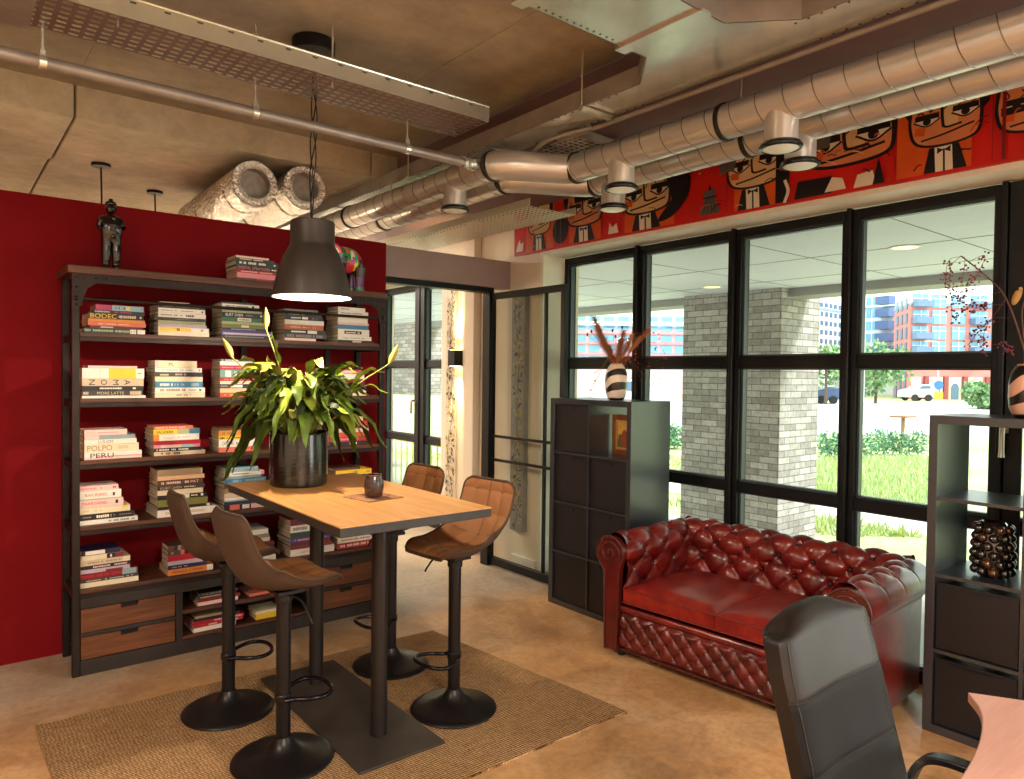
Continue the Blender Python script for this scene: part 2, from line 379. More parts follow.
# ---- windows: one object per bay, frame and pane as its parts
def window(n, y0, y1, zt=2.594, label=None, handle=None, sash=False):
    """bay from y0 (near) to y1 (far)"""
    root = sempty('window_%d' % n, label, 'window', (WX, (y0+y1)/2, 0))
    cy = (y0+y1)/2; h = (y1-y0)/2; f = MB(); w = .034
    f.box(0, .10, -h, -h+w, 0, zt); f.box(0, .10, h-w, h, 0, zt)
    f.box(0, .10, -h+w, h-w, zt-.055, zt); f.box(0, .10, -h+w, h-w, 0, .07)
    f.box(.005, .095, -h+w, h-w, 1.69, 1.764); f.box(.005, .095, -h+w, h-w, .877, .944)
    if sash:
        f.box(-.018, .0, h-w-.045, h-w+.03, 0, zt); f.box(-.018, .0, -h+w-.03, -h+w+.045, 0, zt)
    f.build('frame', frame_black, root, bev=.003)
    s = MB()                                             # slim glazing beads round every pane
    for (za, zb) in ((.07, .877), (.944, 1.69), (1.764, zt-.055)):
        for (ya, yb, zc, zd) in ((-h+w, -h+w+.013, za, zb), (h-w-.013, h-w, za, zb), (-h+w+.013, h-w-.013, za, za+.012), (-h+w+.013, h-w-.013, zb-.012, zb)):
            s.box(.03, .07, ya, yb, zc, zd)
    s.build('glazing_bead', mat('bead_grey', '#3c4650', .4), root)
    g = MB()
    for (za, zb) in ((.07, .877), (.944, 1.69), (1.764, zt-.055)): g.box(.048, .052, -h+w, h-w, za, zb)
    g.build('pane', glass, root)
    if handle:
        hz, hy = handle; k = MB(); k.box(-.030, -.018, hy-.014, hy+.014, hz-.014, hz+.014)
        k.tube([(-.03, hy, hz+.012), (-.062, hy, hz+.012)], .012, 12); k.tube(smooth([(-.062, hy, hz+.015), (-.067, hy, hz-.02), (-.067, hy, hz-.13)], 4), [.012]*8+[.015], 12)
        hd = k.build('handle', mat('handle_steel', '#cfcac2', .3, .9), root); hd['label'] = 'brushed steel handle'
    return root
MUL = [1.236, 2.005, 2.77, 3.60, 4.40]
window(1, MUL[3]+.014, MUL[4], label='black framed window bay behind the vase of dried grass')
window(2, MUL[2]+.014, MUL[3]-.014, label='black framed window bay between cube cabinet and brick pillar')
window(3, MUL[1]+.014, MUL[2]-.014, label='black framed window bay in front of the brick pillar')
window(4, MUL[0]+.014, MUL[1]-.014, label='black framed window bay looking to the red building')
window(5, .41, MUL[0]-.014, label='black framed window bay with a steel handle at the right edge', handle=(1.385, .395), sash=True)
window(6, -.40, .36); window(7, -1.2, -.47); window(8, -2.0, -1.27); window(9, -2.8, -2.07); window(10, -3.6, -2.87)
m = MB()
for y in MUL[:4]+[.395, -.435, -1.235, -2.035, -2.835]: m.box(-.03, .13, y-.0135, y+.0135, 0, 2.60)
struct(m.build('trim_6', frame_black, bev=.005, loc=(WX, 0, 0)))
# far windows seen through the opening
window(11, 6.68, 7.5, label='black framed far window left leaf seen past the bookcase', handle=(1.32, -.35), sash=True)
window(12, 5.92, 6.65, label='black framed far window right leaf beside the cream wall', sash=True)
struct(MB().box(-.03, .13, 6.652, 6.678, 0, 2.60).build('trim_7', frame_black, bev=.005, loc=(WX, 0, 0)))
# ---- glazed partition door standing open
struct(MB().box(2.636, 3.70, YB+.065, YB+.165, 2.315, 2.358).box(3.655, 3.72, YB+.065, YB+.165, 0, 2.315).build('trim_8', frame_black, bev=.004))
dr = sempty('door_1', 'black framed glass door standing open at the cream pier', 'door', (3.70, 4.90, 0))
f = MB(); W, H0, H1 = .955, .02, 2.31
f.box(-.02, .02, -.06, 0, H0, H1); f.box(-.02, .02, -W, -W+.045, H0, H1)
f.box(-.02, .02, -W+.045, -.06, H1-.05, H1); f.box(-.02, .02, -W+.045, -.06, H0, H0+.06)
f.build('frame', frame_black, dr, bev=.003)
f = MB(); f.box(-.012, .012, -.735, -.715, H0+.06, H1-.05)
for z in (.905, 1.105): f.box(-.012, .012, -W+.045, -.735, z-.011, z+.011); f.box(-.012, .012, -.715, -.06, z-.011, z+.011)
f.build('glazing_bar', frame_black, dr)
MB().box(-.003, .003, -W+.045, -.06, H0+.06, H1-.05).build('pane', door_glass, dr)
# ---- purple-brown downstand beam above the round ducts
struct(MB().box(2.66, FX-.002, -4.2, 9.0, 3.0, CZ-.001).build('trim_10', mat('beam_mauve', '#6d5150', .6, 0, .06, 3), bev=.01))
# ================================================================ ceiling services
def perforated(mb, u0, u1, v0, v1, z, P, m=0, du=.03, dv=.05, fu=.62, fv=.30):
    """sheet with real slots; P(u, v, z) maps to space"""
    nu = max(1, round((u1-u0)/du)); nv = max(1, round((v1-v0)/dv)); su = (u1-u0)/nu; sv = (v1-v0)/nv
    for i in range(nu):
        for j in range(nv):
            a = u0+i*su; b = a+su; c = v0+j*sv; d = c+sv
            hu = su*(1-fu)/2; hv = sv*(1-fv)/2; off = 0
            o = [(a, c), (b, c), (b, d), (a, d)]; q = [(a+hu, c+hv), (b-hu, c+hv), (b-hu, d-hv), (a+hu, d-hv)]
            mb.add([P(x, y, z) for x, y in o+q], [(0, 1, 5, 4), (1, 2, 6, 5), (2, 3, 7, 6), (3, 0, 4, 7)], m)
PX = lambda u, v, z: (u, v, z)
# perforated cable tray running along the bookcase wall
tr = thing('cable_tray', 'long perforated metal cable tray hung above the bookcase side of the room', 'cable tray', (-1.2, 3.19, 2.95))
b = MB(); perforated(b, 0, 3.47, -.155, .155, 0, PX, du=.05, dv=.045, fu=.66, fv=.44); b.build('tray_bottom', mat('tray_wine', '#75605c', .45, .4, .1, 8), tr)
r = MB()
for s in (-1, 1):
    r.box(0, 3.47, s*.157-.0015, s*.157+.0015, 0, .075); r.box(0, 3.47, s*.157-.008, s*.157+.008, .075, .079)
h = MB()
for i in range(28):
    for s in (-1,): h.box(.1+i*.12, .122+i*.12, s*.157-.0026, s*.157-.0014, .058, .064)
rr_ = r.pieces(); n_ = len(rr_)
for q_ in (0, 1): rr_[2*q_].join(rr_[2*q_+1]); (rr_[2*q_].join(h, 1) if q_ == 0 else None); rr_[2*q_].build('side_rail', [galv, mat('slot_dark', '#3a3029', .8)], tr)
j = MB(); j.prism([(-.172, -.012), (.172, -.012), (.172, -.002), (-.162, -.002), (-.162, .08), (-.172, .08)], 'x', 1.39, 1.49); j.build('splice_plate', galv_dull, tr)
k = MB()
for x in (1.75, 2.62): k.cyl((x, -.1, -.02), (x, -.1, CZ-2.952), .005, n=8)
k.each('hanger_rod', galv, tr)
# broad closed tray along the window side with a branch
bt = thing('cable_duct', 'wide closed sheet metal cable duct with a side branch overhead', 'cable duct', (2.60, 0, 2.95))
b = MB(); x0, x1 = -.105, .105
b.prism([(x0, -3.5), (x1, -3.5), (x1, 8.2), (x0, 8.2), (x0, 2.2), (x0-.19, 2.0), (-3.2, 2.0), (-3.2, 1.62), (x0-.19, 1.62), (x0, 1.42)], 'z', 0, .003)
tbm = b
r = MB()
def rail(p, q, hgt=.085):
    p, q = Vector((p[0], p[1], 0)), Vector((q[0], q[1], 0)); d = (q-p).normalized(); n = Vector((-d.y, d.x, 0))*.004
    vs = [p-n, q-n, q+n, p+n]; r.add([v for v in vs]+[v+Vector((0, 0, hgt)) for v in vs], [(3, 2, 1, 0), (4, 5, 6, 7), (0, 1, 5, 4), (1, 2, 6, 5), (2, 3, 7, 6), (3, 0, 4, 7)])
for p, q in (((x0, 2.2), (x0, 8.2)), ((x0, 2.2), (x0-.19, 2.0)), ((x0-.19, 2.0), (-3.2, 2.0)), ((-3.2, 1.62), (x0-.19, 1.62)), ((x0-.19, 1.62), (x0, 1.42)), ((x0, 1.42), (x0, -3.5)), ((x1, -3.5), (x1, 8.2))): rail(p, q)
r.each('side_rail', galv_dull, bt)
s = MB()
for y in (-1.2, 3.4, 5.4): s.box(x0-.012, x1+.012, y-.04, y+.04, -.006, -.0005)
s.box(-1.0, -.94, 1.6, 2.02, -.006, -.0005); s.box(-.46, -.40, 1.6, 2.02, -.012, -.0005)
s.each('cover_strip', galv, bt)
d = MB()
for y0 in (2.35, 3.5, 4.6, 1.0): 
    for i in range(10): d.cyl((x0+.012, y0+i*.05, -.0012), (x0+.012, y0+i*.05, -.0002), .005, n=8); d.cyl((x1-.012, y0+i*.05, -.0012), (x1-.012, y0+i*.05, -.0002), .005, n=8)
for i in range(12): d.cyl((-.9+i*.035, 1.98, -.0012), (-.9+i*.035, 1.98, -.0002), .005, n=8)
tbm.join(d, 1).build('tray_bottom', [galv, mat('slot_dark', '#3a3029', .8)], bt, weld=False)
k = MB()
for y in (2.55, 4.2, 6.2): k = MB(); k.cyl((x0-.02, y, -.02), (x0-.02, y, CZ-2.952), .005, n=8); k.box(x0-.03, x1+.02, y-.012, y+.012, -.03, -.0065); k.build('hanger', galv, bt)
# conduit along the bookcase wall, bending into the run beside the duct
cp = thing('conduit_pipe', 'grey round conduit pipe clipped below the ceiling, bending at its right end', 'pipe', (0, 3.29, 2.80))
b = MB(); ex = at(481, 166, 'Y', 3.29).x; b.cyl((-3.1, 0, 0), (ex-.12, 0, 0), .0245, n=18); b.build('pipe', galv_dull, cp)
b = MB(); b.lathe([(.0245, 0), (.034, .004), (.032, .035), (.028, .04), (.028, .05), (.034, .055), (.034, .10), (.025, .11)], (ex-.13, 0, 0), 18, M=rotm('Y', PI/2)); b.build('coupling', galv, cp)
b = MB(); xr = 2.705; b.tube(smooth([(ex-.03, 0, 0), (ex+.08, -.005, .0), (ex+.16, -.06, .02), (ex+.22, -.16, .07), ((ex+xr)/2+.06, -.34, .11), (xr-.02, -.60, .125), (xr, -.8, .125), (xr, -6.6, .125)], 7), .012, 10); b.build('tube', galv_dull, thing('bent_conduit', 'thin conduit bending round to run along the wide cable duct', 'pipe', (0, 3.29, 2.80)))
for x in (.33, 1.14, 1.93):
    b = MB(); b.cyl((x, 0, .02), (x, 0, CZ-2.812), .005, n=8); b.lathe([(.024, -.014), (.027, -.012), (.027, .012), (.024, .014)], (x, 0, 0), 16, M=rotm('Y', PI/2)); b.box(x-.01, x+.01, -.012, .012, .02, .045); b.build('pipe_clip', galv, cp)
# small second pipe along the far part of the duct
sp = MB(); sp.cyl((2.71, 3.35, 2.925), (2.71, 8.2, 2.925), .011, n=10); tag(sp.build('cable_pipe', galv_dull), 'thin grey pipe on the far edge of the wide cable duct', 'pipe')
# ---- spiral ducts
def spiral(mb, p0, p1, r, pitch=.13):
    p0, p1 = Vector(p0), Vector(p1); ax = (p1-p0); Ln = ax.length; ax.normalize()
    u = Vector((0, 0, 1)); u = (u-ax*u.dot(ax)).normalized(); w = ax.cross(u); nl = int(Ln/pitch*10)
    def fn(a, t):
        th = 2*PI*a; s = t*Ln; ph = (s/pitch - a) % 1.0; d = min(ph, 1-ph)
        rr = r
        return p0 + ax*s + (u*math.cos(th)+w*math.sin(th))*rr
    mb.grid(fn, 28, nl, cu=True); n = int(Ln/pitch*18); pts = []
    for i in range(n+1):
        t = i/n; th = 2*PI*(t*Ln/pitch); pts.append(p0+ax*t*Ln+(u*math.cos(th)+w*math.sin(th))*(r+.001))
    mb.tube(pts, .0022, 4, 1)
def sbend(mb, p0, p1, r):
    p0, p1 = Vector(p0), Vector(p1); pts = []
    for i in range(13):
        t = i/12; e = t*t*(3-2*t); pts.append(Vector((p0.x+(p1.x-p0.x)*e, p0.y+(p1.y-p0.y)*t, p0.z+(p1.z-p0.z)*e)))
    mb.tube(pts, r, 24, caps=False)
DZ, DR = 2.80, .079
steel_duct = mat('spiral_steel', '#cbc8c4', .28, .55, .05, 5)
def vent(root, x, y, r=.07, drop=.155):
    v = MB(); v.lathe([(r, 0), (r, -drop+.01), (r*1.0, -drop)], (x, y, -.01), 26); v.build('vent_stub', steel_duct, root)
    v = MB(); v.lathe([(r*1.02, .0), (r*1.16, -.004), (r*1.3, -.018), (r*1.28, -.026), (r*1.1, -.03), (r*1.1, -.02), (r*.9, -.02)], (x, y, -drop-.005), 28); v.build('vent_ring', mat('vent_ring_black', '#15151a', .25, .3), root)
    v = MB(); v.lathe([(0, -.03), (r*.9, -.032), (r*1.08, -.026), (r*1.08, -.014), (0, -.014)], (x, y, -drop-.005), 28); v.build('vent_disc', mat('vent_disc_white', '#dfe6df', .4), root)
d1 = thing('spiral_duct', 'silver spiral air duct nearer the room, three valves hanging below', 'air duct', (0, 0, DZ))
b = MB(); spiral(b, (2.84, -3.0, 0), (2.84, 2.96, 0), DR); spiral(b, (2.46, 3.24, 0), (2.46, 6.6, 0), DR); sbend(b, (2.84, 2.96, 0), (2.46, 3.24, 0), DR*1.02)
b.tube(smooth([(2.46, 6.6, 0), (2.46, 6.72, 0), (2.44, 6.8, -.06), (2.44, 6.82, -.2)], 5), DR, 20, caps=False)
b.build('duct_tube', [steel_duct, mat('duct_seam', '#6d625a', .4, .6)], d1)
b = MB()
for x, y in ((2.84, 2.96), (2.46, 3.24), (2.84, 1.98), (2.46, 5.0)): b.lathe([(DR+.001, -.012), (DR+.008, -.01), (DR+.008, .01), (DR+.001, .012)], (x, y, 0), 26, M=rotm('X', PI/2))
b.each('joint_band', mat('joint_band', '#2b2622', .5, .5), d1)
k = MB()
for x, y in ((2.84, 1.9), (2.84, .6), (2.46, 4.4)): k.cyl((x, y, DR), (x, y, 3.0-DZ-.001), .004, n=8)
k.each('hanger_rod', galv, d1)
vent(d1, 2.84, 1.70); vent(d1, 2.84, 2.62); vent(d1, 2.46, 3.62, .068)
d2 = thing('spiral_duct', 'silver spiral air duct nearer the windows, two valves hanging below', 'air duct', (0, 0, DZ))
b = MB(); spiral(b, (3.14, -3.0, 0), (3.14, 3.10, 0), DR); spiral(b, (2.69, 3.42, 0), (2.69, 6.5, 0), DR); sbend(b, (3.14, 3.10, 0), (2.69, 3.42, 0), DR*1.02)
b.tube(smooth([(2.69, 6.5, 0), (2.69, 6.62, 0), (2.67, 6.7, -.06), (2.67, 6.72, -.2)], 5), DR, 20, caps=False)
b.build('duct_tube', [steel_duct, mat('duct_seam', '#6d625a', .4, .6)], d2)
b = MB()
for x, y in ((3.14, 3.10), (2.69, 3.42), (3.14, 2.05), (2.69, 4.9)): b.lathe([(DR+.001, -.012), (DR+.008, -.01), (DR+.008, .01), (DR+.001, .012)], (x, y, 0), 26, M=rotm('X', PI/2))
b.each('joint_band', mat('joint_band', '#2b2622', .5, .5), d2)
k = MB()
for x, y in ((3.14, 1.2), (2.69, 4.3)): k.cyl((x, y, DR), (x, y, 3.0-DZ-.001), .004, n=8)
k.each('hanger_rod', galv, d2)
vent(d2, 3.14, 1.78); vent(d2, 3.14, 2.96)
# perforated tray crossing behind the round ducts
xt = thing('cable_tray', 'short perforated tray crossing above the bend of the round ducts', 'cable tray', (2.72, 3.02, 2.93))
b = MB(); perforated(b, 0, .62, -.16, .16, 0, PX, du=.045, dv=.04, fu=.66, fv=.5); b.build('tray_bottom', galv, xt)
b = MB(); b.box(0, .62, -.163, -.158, 0, .05); b.box(0, .62, .158, .163, 0, .05); b.each('side_rail', galv, xt)
wt = thing('cable_tray', 'pale perforated tray along the far wall under the round ducts', 'cable tray', (2.95, 3.5, 2.70))
b = MB(); perforated(b, 0, .40, 0, 3.6, 0, PX, du=.034, dv=.045, fu=.5, fv=.5); b.build('tray_bottom', mat('tray_pale', '#d8d2c0', .4, .5), wt)
b = MB(); b.box(-.003, .002, 0, 3.6, 0, .05); b.box(.398, .403, 0, 3.6, 0, .05); b.each('side_rail', mat('tray_pale', '#d8d2c0', .4, .5), wt)
k = MB()
for y in (.4, 2.2): k.cyl((.2, y, 0), (.2, y, 3.0-2.701), .004, n=8)
k.each('hanger_rod', galv, wt)
# ---- foil insulated flexible ducts above the red wall
foil = None
def foil_mat():
    m, nt, b = _new('foil'); v = coords(nt, (1, .55, 1)); f = noise(nt, v, 34, 5, .7, 1.0)
    vo = nt.nodes.new('ShaderNodeTexVoronoi'); vo.inputs['Scale'].default_value = 48; vo.feature = 'F1'; L(nt, v, vo.inputs['Vector'])
    ad = nt.nodes.new('ShaderNodeMath'); ad.operation = 'ADD'; L(nt, f, ad.inputs[0]); L(nt, vo.outputs['Distance'], ad.inputs[1])
    b.inputs['Base Color'].default_value = lin('#efece8'); b.inputs['Metallic'].default_value = .85; b.inputs['Roughness'].default_value = .16
    bump(nt, b, ad.outputs[0], .55, .02); return m
foil = foil_mat()
rnf = random.Random(6)
def foil_duct(px, py, y, rpx, label):
    c = at(px, py, 'Y', y); z = c.z; r = .148; n = [0]
    t = thing('flexible_duct', label, 'air duct', (c.x, y, z), -.03, 'foil ducts above the red wall'); b = MB()
    def fn(a, s):
        th = 2*PI*a; rr = r*(1+.010*math.sin(9*th+40*s)+.012*math.sin(5*th-17*s+1)+rnf.uniform(-.02, .02)) - (.014 if abs(s*1.5-.22) < .018 or abs(s*1.5-.95) < .018 else 0)
        return Vector((rr*math.cos(th), s*1.5, rr*math.sin(th)))
    b.grid(fn, 56, 130, cu=True); b.build('foil_sleeve', foil, t)
    b = MB(); b.lathe([(r*.985, 0), (r*1.0, -.012), (r*.86, -.025), (r*.72, -.018), (r*.66, .0), (r*.64, .02)], (0, 0, 0), 40, M=rotm('X', PI/2)); b.build('collar', foil, t)
    b = MB(); b.lathe([(r*.65, -.0), (r*.65, -.07), (0, -.07)], (0, 0, 0), 36, M=rotm('X', PI/2)); lin_ = b.build('inner_liner', mat('liner_grey', '#aaa49c', .6, .3, .2, 30), t, recalc=False)
    b = MB()
    for s in (.22, .95): b.lathe([(r*.93, -.013), (r*.955, -.011), (r*.955, .011), (r*.93, .013)], (0, s, 0), 36, M=rotm('X', PI/2))
    b.each('strap', mat('strap_dark', '#2e231c', .5), t)
    k = MB()
    for s in (.35, 1.2): k.cyl((0, s, r), (0, s, SZ+(.03 if y+s > 5.73 else 0)-z-.001), .004, n=8)
    k.each('hanger_rod', galv, t)
foil_duct(255, 184, 4.69, 25, 'silver foil flexible duct above the red wall, left of two')
foil_duct(305, 188, 4.72, 25, 'silver foil flexible duct above the red wall, right of two')
# ---- cords of lamps hanging in the far room, seen above the red wall
def far_pendant(px, py, y, lab, shade='#1d1a19'):
    c = at(px, py, 'Y', y); zc = SZ+.03 if y > 5.73 else SZ
    t = thing('pendant_lamp', lab, 'lamp', (c.x, y, zc)); b = MB(); b.lathe([(0, 0), (.06, 0), (.06, -.02), (0, -.025)], (0, 0, -.001), 24); b.build('ceiling_rose', black_metal, t)
    b = MB(); b.tube(smooth([(0, 0, -.02), (.004, 0, -.3), (0, 0, -.75)], 4), .006, 8); b.build('cord', black_metal, t)
    b = MB(); b.lathe([(.03, 0), (.05, -.03), (.14, -.16), (.145, -.18), (.138, -.18), (.045, -.03)], (0, 0, -.74), 28); b.build('lamp_shade', black_metal, t)
    b = MB(); b.ell((0, 0, -.86), (.035, .035, .045)); b.build('bulb', emit('far_bulb_glow', '#ffd9a0', 12), t)
    l = bpy.data.lights.new('far_pendant_light', 'POINT'); l.energy = 26; l.color = (1, .74, .45); l.shadow_soft_size = .08
    o = bpy.data.objects.new('far_pendant_light', l); COL.objects.link(o); o.location = (c.x, y, zc-1.0)
far_pendant(101, 163, 5.6, 'black cord lamp hanging behind the red wall above the figurine')
far_pendant(155, 172, 6.3, 'black cord lamp hanging behind the red wall, left of the foil ducts')
# ================================================================ rug, bar table, stools, pendant lamp
rg = MB()
A, B, C_, D = at(35, 728, 'Z', 0), at(436, 634, 'Z', 0), at(630, 712, 'Z', 0), at(51, 779, 'Z', 0)
B = Vector((2.44, 3.80, 0)); C_ = Vector((2.60, 2.31, 0)); D = A+(D-A).normalized()*1.53
def rugf(u, v):
    p = A.lerp(B, u).lerp(D.lerp(C_, u), v); e = .006*math.sin(37*u+11*v)
    p = p + Vector((e*(v-.5)*2*.6, e*(u-.5)*2, 0)); return Vector((p.x, p.y, .011+.0015*math.sin(60*u)*math.sin(47*v)))
rg.grid(rugf, 60, 44); top = list(rg.v); n = 61
border = [i for i in range(n)]+[n*j+n-1 for j in range(1, 45)]+[n*44+i for i in range(n-2, -1, -1)]+[n*j for j in range(43, 0, -1)]
bv = [Vector((top[i][0], top[i][1], .0012)) for i in border]; o = len(rg.v); rg.v += [tuple(v) for v in bv]; k = len(border)
for i in range(k): rg.f.append([border[i], border[(i+1) % k], o+(i+1) % k, o+i]); rg.m.append(0); rg.sm.append(False)
rg.f.append([o+i for i in range(k)]); rg.m.append(0); rg.sm.append(False)
tag(rg.build('rug', jute_m), 'braided beige jute rug under the bar table and stools', 'rug')
RZ = .0125
# ---- bar table
TX, TY0, TY1, TZ = 1.535, 2.475, 3.785, 1.05
tb = thing('bar_table', 'tall bar table, oak top with black edge on two black legs', 'table', (TX, 3.13, RZ))
hz = TZ-RZ; hl = (TY1-TY0)/2
MB().box(-.355, .355, -hl, hl, hz-.006, hz).build('table_top', oak, tb, bev=.0015)
MB().box(-.355, .355, -hl, hl, hz-.042, hz-.0062).build('edge_band', mat('table_edge_black', '#2b2725', .5, 0, .15, 30), tb, bev=.002)
for y in (2.82, 3.49):
    MB().cyl((0, y-3.13, .012), (0, y-3.13, hz-.05), .036, n=28).build('leg', mat('leg_black', '#2a2523', .42, .5), tb, bev=.002)
MB().box(-.21, .20, 2.585-3.13, 3.71-3.13, 0, .0115).build('base_plate', mat('base_plate_steel', '#4a423c', .5, .55, .14, 7), tb, bev=.002)
MB().box(-.16, .16, -.5, .5, hz-.055, hz-.0425).box(-.25, .25, -.36, -.26, hz-.062, hz-.0551).box(-.25, .25, .31, .41, hz-.062, hz-.0551).build('under_frame', black_metal, tb)
# ---- stools (built facing local +x)
prof = smooth([(.215, -.035), (.20, -.012), (.15, 0), (.05, -.012), (-.06, -.014), (-.145, .012), (-.195, .085), (-.222, .17), (-.243, .26), (-.258, .335)], 6)
PL = [0]
for a, b in zip(prof[:-1], prof[1:]): PL.append(PL[-1]+(Vector(b)-Vector(a)).length)
TOT = PL[-1]
def pat(t):
    s = t*TOT
    for i in range(len(PL)-1):
        if PL[i+1] >= s-1e-9:
            f = (s-PL[i])/max(1e-9, PL[i+1]-PL[i]); a, b = Vector(prof[i]), Vector(prof[i+1]); d = (b-a).normalized()
            return a.lerp(b, f), d
    return Vector(prof[-1]), d
def shell_pt(t, s, side, quilt=0, k=1.0):
    """side 0 = top face, 1 = under face; both meet in a round edge"""
    p, d = pat(t); nrm = Vector((d.y, -d.x)); q_ = abs(2*t-1)
    w = .216 - .010*t - .012*math.exp(-((t-.46)/.12)**2)
    if t > .86: q = (t-.86)/.14; w *= (1-.30*q**5)
    if t < .22: q = (.22-t)/.22; w *= (1-.34*q**2.2)
    c = math.exp(-((t-.50)/.20)**2)
    o = (.014+.070*c)*abs(s)**2.4
    rim = math.sqrt(max(0, 1-abs(s)**7))*math.sqrt(max(0, 1-q_**14))
    if side: o -= (.046-.020*t)*rim
    if quilt:
        a = abs(math.sin(PI*((s+1)/2*4))); b = abs(math.sin(PI*t*5.5)); o += quilt*((a*b)**.4)*rim
    return Vector(((p.x+nrm.x*o)*.90, s*w*k*.88, (p.y+nrm.y*o)*.86))
def make_stool(label, loc, rz, seat_z=.775):
    root = thing('bar_stool', label, 'stool', loc, rz, 'bar stools around the table')
    def shift(v): return Vector((v.x-.008, v.y, v.z+seat_z))
    b = MB(); nu, nv = 32, 56
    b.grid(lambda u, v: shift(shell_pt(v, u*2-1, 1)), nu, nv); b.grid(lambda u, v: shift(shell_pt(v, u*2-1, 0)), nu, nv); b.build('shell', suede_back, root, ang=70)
    b = MB(); b.grid(lambda u, v: shift(shell_pt(.015+v*.97, (u*2-1)*.965, 0, .013)+Vector((0, 0, .001))), 56, 88)
    for s in (-.5, 0, .5): b.tube([shift(shell_pt(.02+.96*j/50, s, 0)+Vector((0, 0, .0018))) for j in range(51)], .0026, 5, 1)
    for r in range(1, 6): b.tube([shift(shell_pt(r/5.5, -.95+1.9*j/24, 0)+Vector((0, 0, .0018))) for j in range(25)], .0026, 5, 1)
    b.build('quilted_pad', [suede, mat('suede_stitch', '#4a2c14', .8)], root, ang=70, weld=False)
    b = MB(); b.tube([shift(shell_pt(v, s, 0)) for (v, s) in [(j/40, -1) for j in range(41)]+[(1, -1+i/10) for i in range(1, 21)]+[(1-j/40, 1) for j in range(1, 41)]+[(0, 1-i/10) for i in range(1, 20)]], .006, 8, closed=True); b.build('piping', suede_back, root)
    b = MB(); b.box(-.05, .06, -.06, .06, seat_z-.072, seat_z-.055); b.cyl((0, 0, seat_z-.11), (0, 0, seat_z-.07), .036, n=20); b.build('mount_plate', black_metal, root, bev=.003)
    pb = mat('stool_black', '#1d191a', .36, .45)
    b = MB(); b.cyl((0, 0, .05), (0, 0, seat_z-.10), .030, n=26); b.build('column', pb, root)
    b = MB(); b.lathe([(.038, .04), (.040, .06), (.034, .075), (.031, .09)], (0, 0, 0), 26); b.lathe([(.031, .245), (.035, .25), (.035, .275), (.031, .28)], (0, 0, 0), 26); b.build('collar', pb, root)
    b = MB(); b.lathe([(0, .0), (.205, .0), (.208, .006), (.204, .012), (.18, .02), (.13, .031), (.085, .045), (.055, .062), (.04, .085), (.033, .10), (0, .10)], (0, 0, 0), 48); b.build('base', pb, root)
    b = MB(); pts = [(.03, -.05, .26), (.07, -.085, .262), (.13, -.105, .265), (.18, -.075, .268), (.197, 0, .27), (.18, .075, .268), (.13, .105, .265), (.07, .085, .262), (.03, .05, .26), (.0, .036, .26)]
    pts = [(-.01, -.036, .26)]+pts; b.tube(smooth(pts, 5), .0095, 10); b.build('footrest', mat('footrest_black', '#15121a', .22, .5), root)
    b = MB(); b.tube(smooth([(.0, -.04, seat_z-.075), (.02, -.12, seat_z-.085), (.03, -.17, seat_z-.14), (.034, -.185, seat_z-.165)], 4), .005, 8); b.build('lever', pb, root)
    return root
st = make_stool('brown suede bar stool nearest the camera, left side of the table', (1.129, 2.893, RZ), .06)
dup(st, (1.088, 3.475, RZ), -.05, 'brown suede bar stool on the left side, nearer the bookcase')
st2 = make_stool('tan quilted bar stool at the right near corner of the table', (1.95, 2.838, RZ), PI+.12, .80)
dup(st2, (1.965, 3.478, RZ), PI+.06, 'tan bar stool on the far right, mostly hidden behind the table top')
# ---- pendant lamp over the table
lx, ly = 1.42, 3.30
lp = thing('pendant_lamp', 'large dark grey metal pendant lamp hanging over the bar table, lit', 'lamp', (lx, ly, CZ))
shade_m = mat('lamp_shade_grey', '#3d3733', .42, .25)
b0 = 1.985-CZ                                            # rim height below the slab
outer = [(.0, .375), (.02, .375), (.028, .368), (.10, .365), (.104, .36), (.104, .255), (.108, .245), (.114, .235), (.135, .195), (.158, .13), (.175, .065), (.186, .0)]
inner = [(.183, .002), (.172, .06), (.154, .12), (.131, .18), (.10, .22), (.0, .222)]
MB().lathe([(r, z+b0) for r, z in outer+inner], (0, 0, 0), 56).build('lamp_shade', [shade_m], lp, ang=30)
MB().lathe([(0, .0), (.098, .0), (.10, -.004), (.10, -.055), (.096, -.06), (0, -.06)], (0, 0, -.001), 40).build('ceiling_rose', black_metal, lp)
b = MB()
for ph in (0, 2.1, 4.2):
    pts = []
    for i in range(40):
        t = i/39; z = -.06+(b0+.375+.06)*t; rr = .012*math.sin(PI*t)+.003; 
        pts.append((rr*math.cos(ph+9*t)+.005*math.sin(5*t), rr*math.sin(ph+9*t), z))
    b.tube(pts, .0034, 6)
b.build('cord', black_metal, lp)
MB().lathe([(.03, .222), (.03, .17), (.022, .16), (0, .16)], (0, 0, b0-.001), 20).build('socket', white_paint, lp)
MB().ell((0, 0, b0+.105), (.05, .05, .058), 20, 14).build('bulb', emit('bulb_glow', '#ffe6c2', 80), lp)
MB().lathe([(.10, .216), (.129, .178), (.152, .119), (.170, .059), (.1815, .001)], (0, 0, b0+.001), 56).build('reflector', mat('reflector_white', '#f6efe2', .5), lp, recalc=False)
l = bpy.data.lights.new('table_lamp_light', 'POINT'); l.energy = 38; l.color = (1, .84, .64); l.shadow_soft_size = .02
o = bpy.data.objects.new('table_lamp_light', l); COL.objects.link(o); o.location = (lx, ly, 1.985+.035)
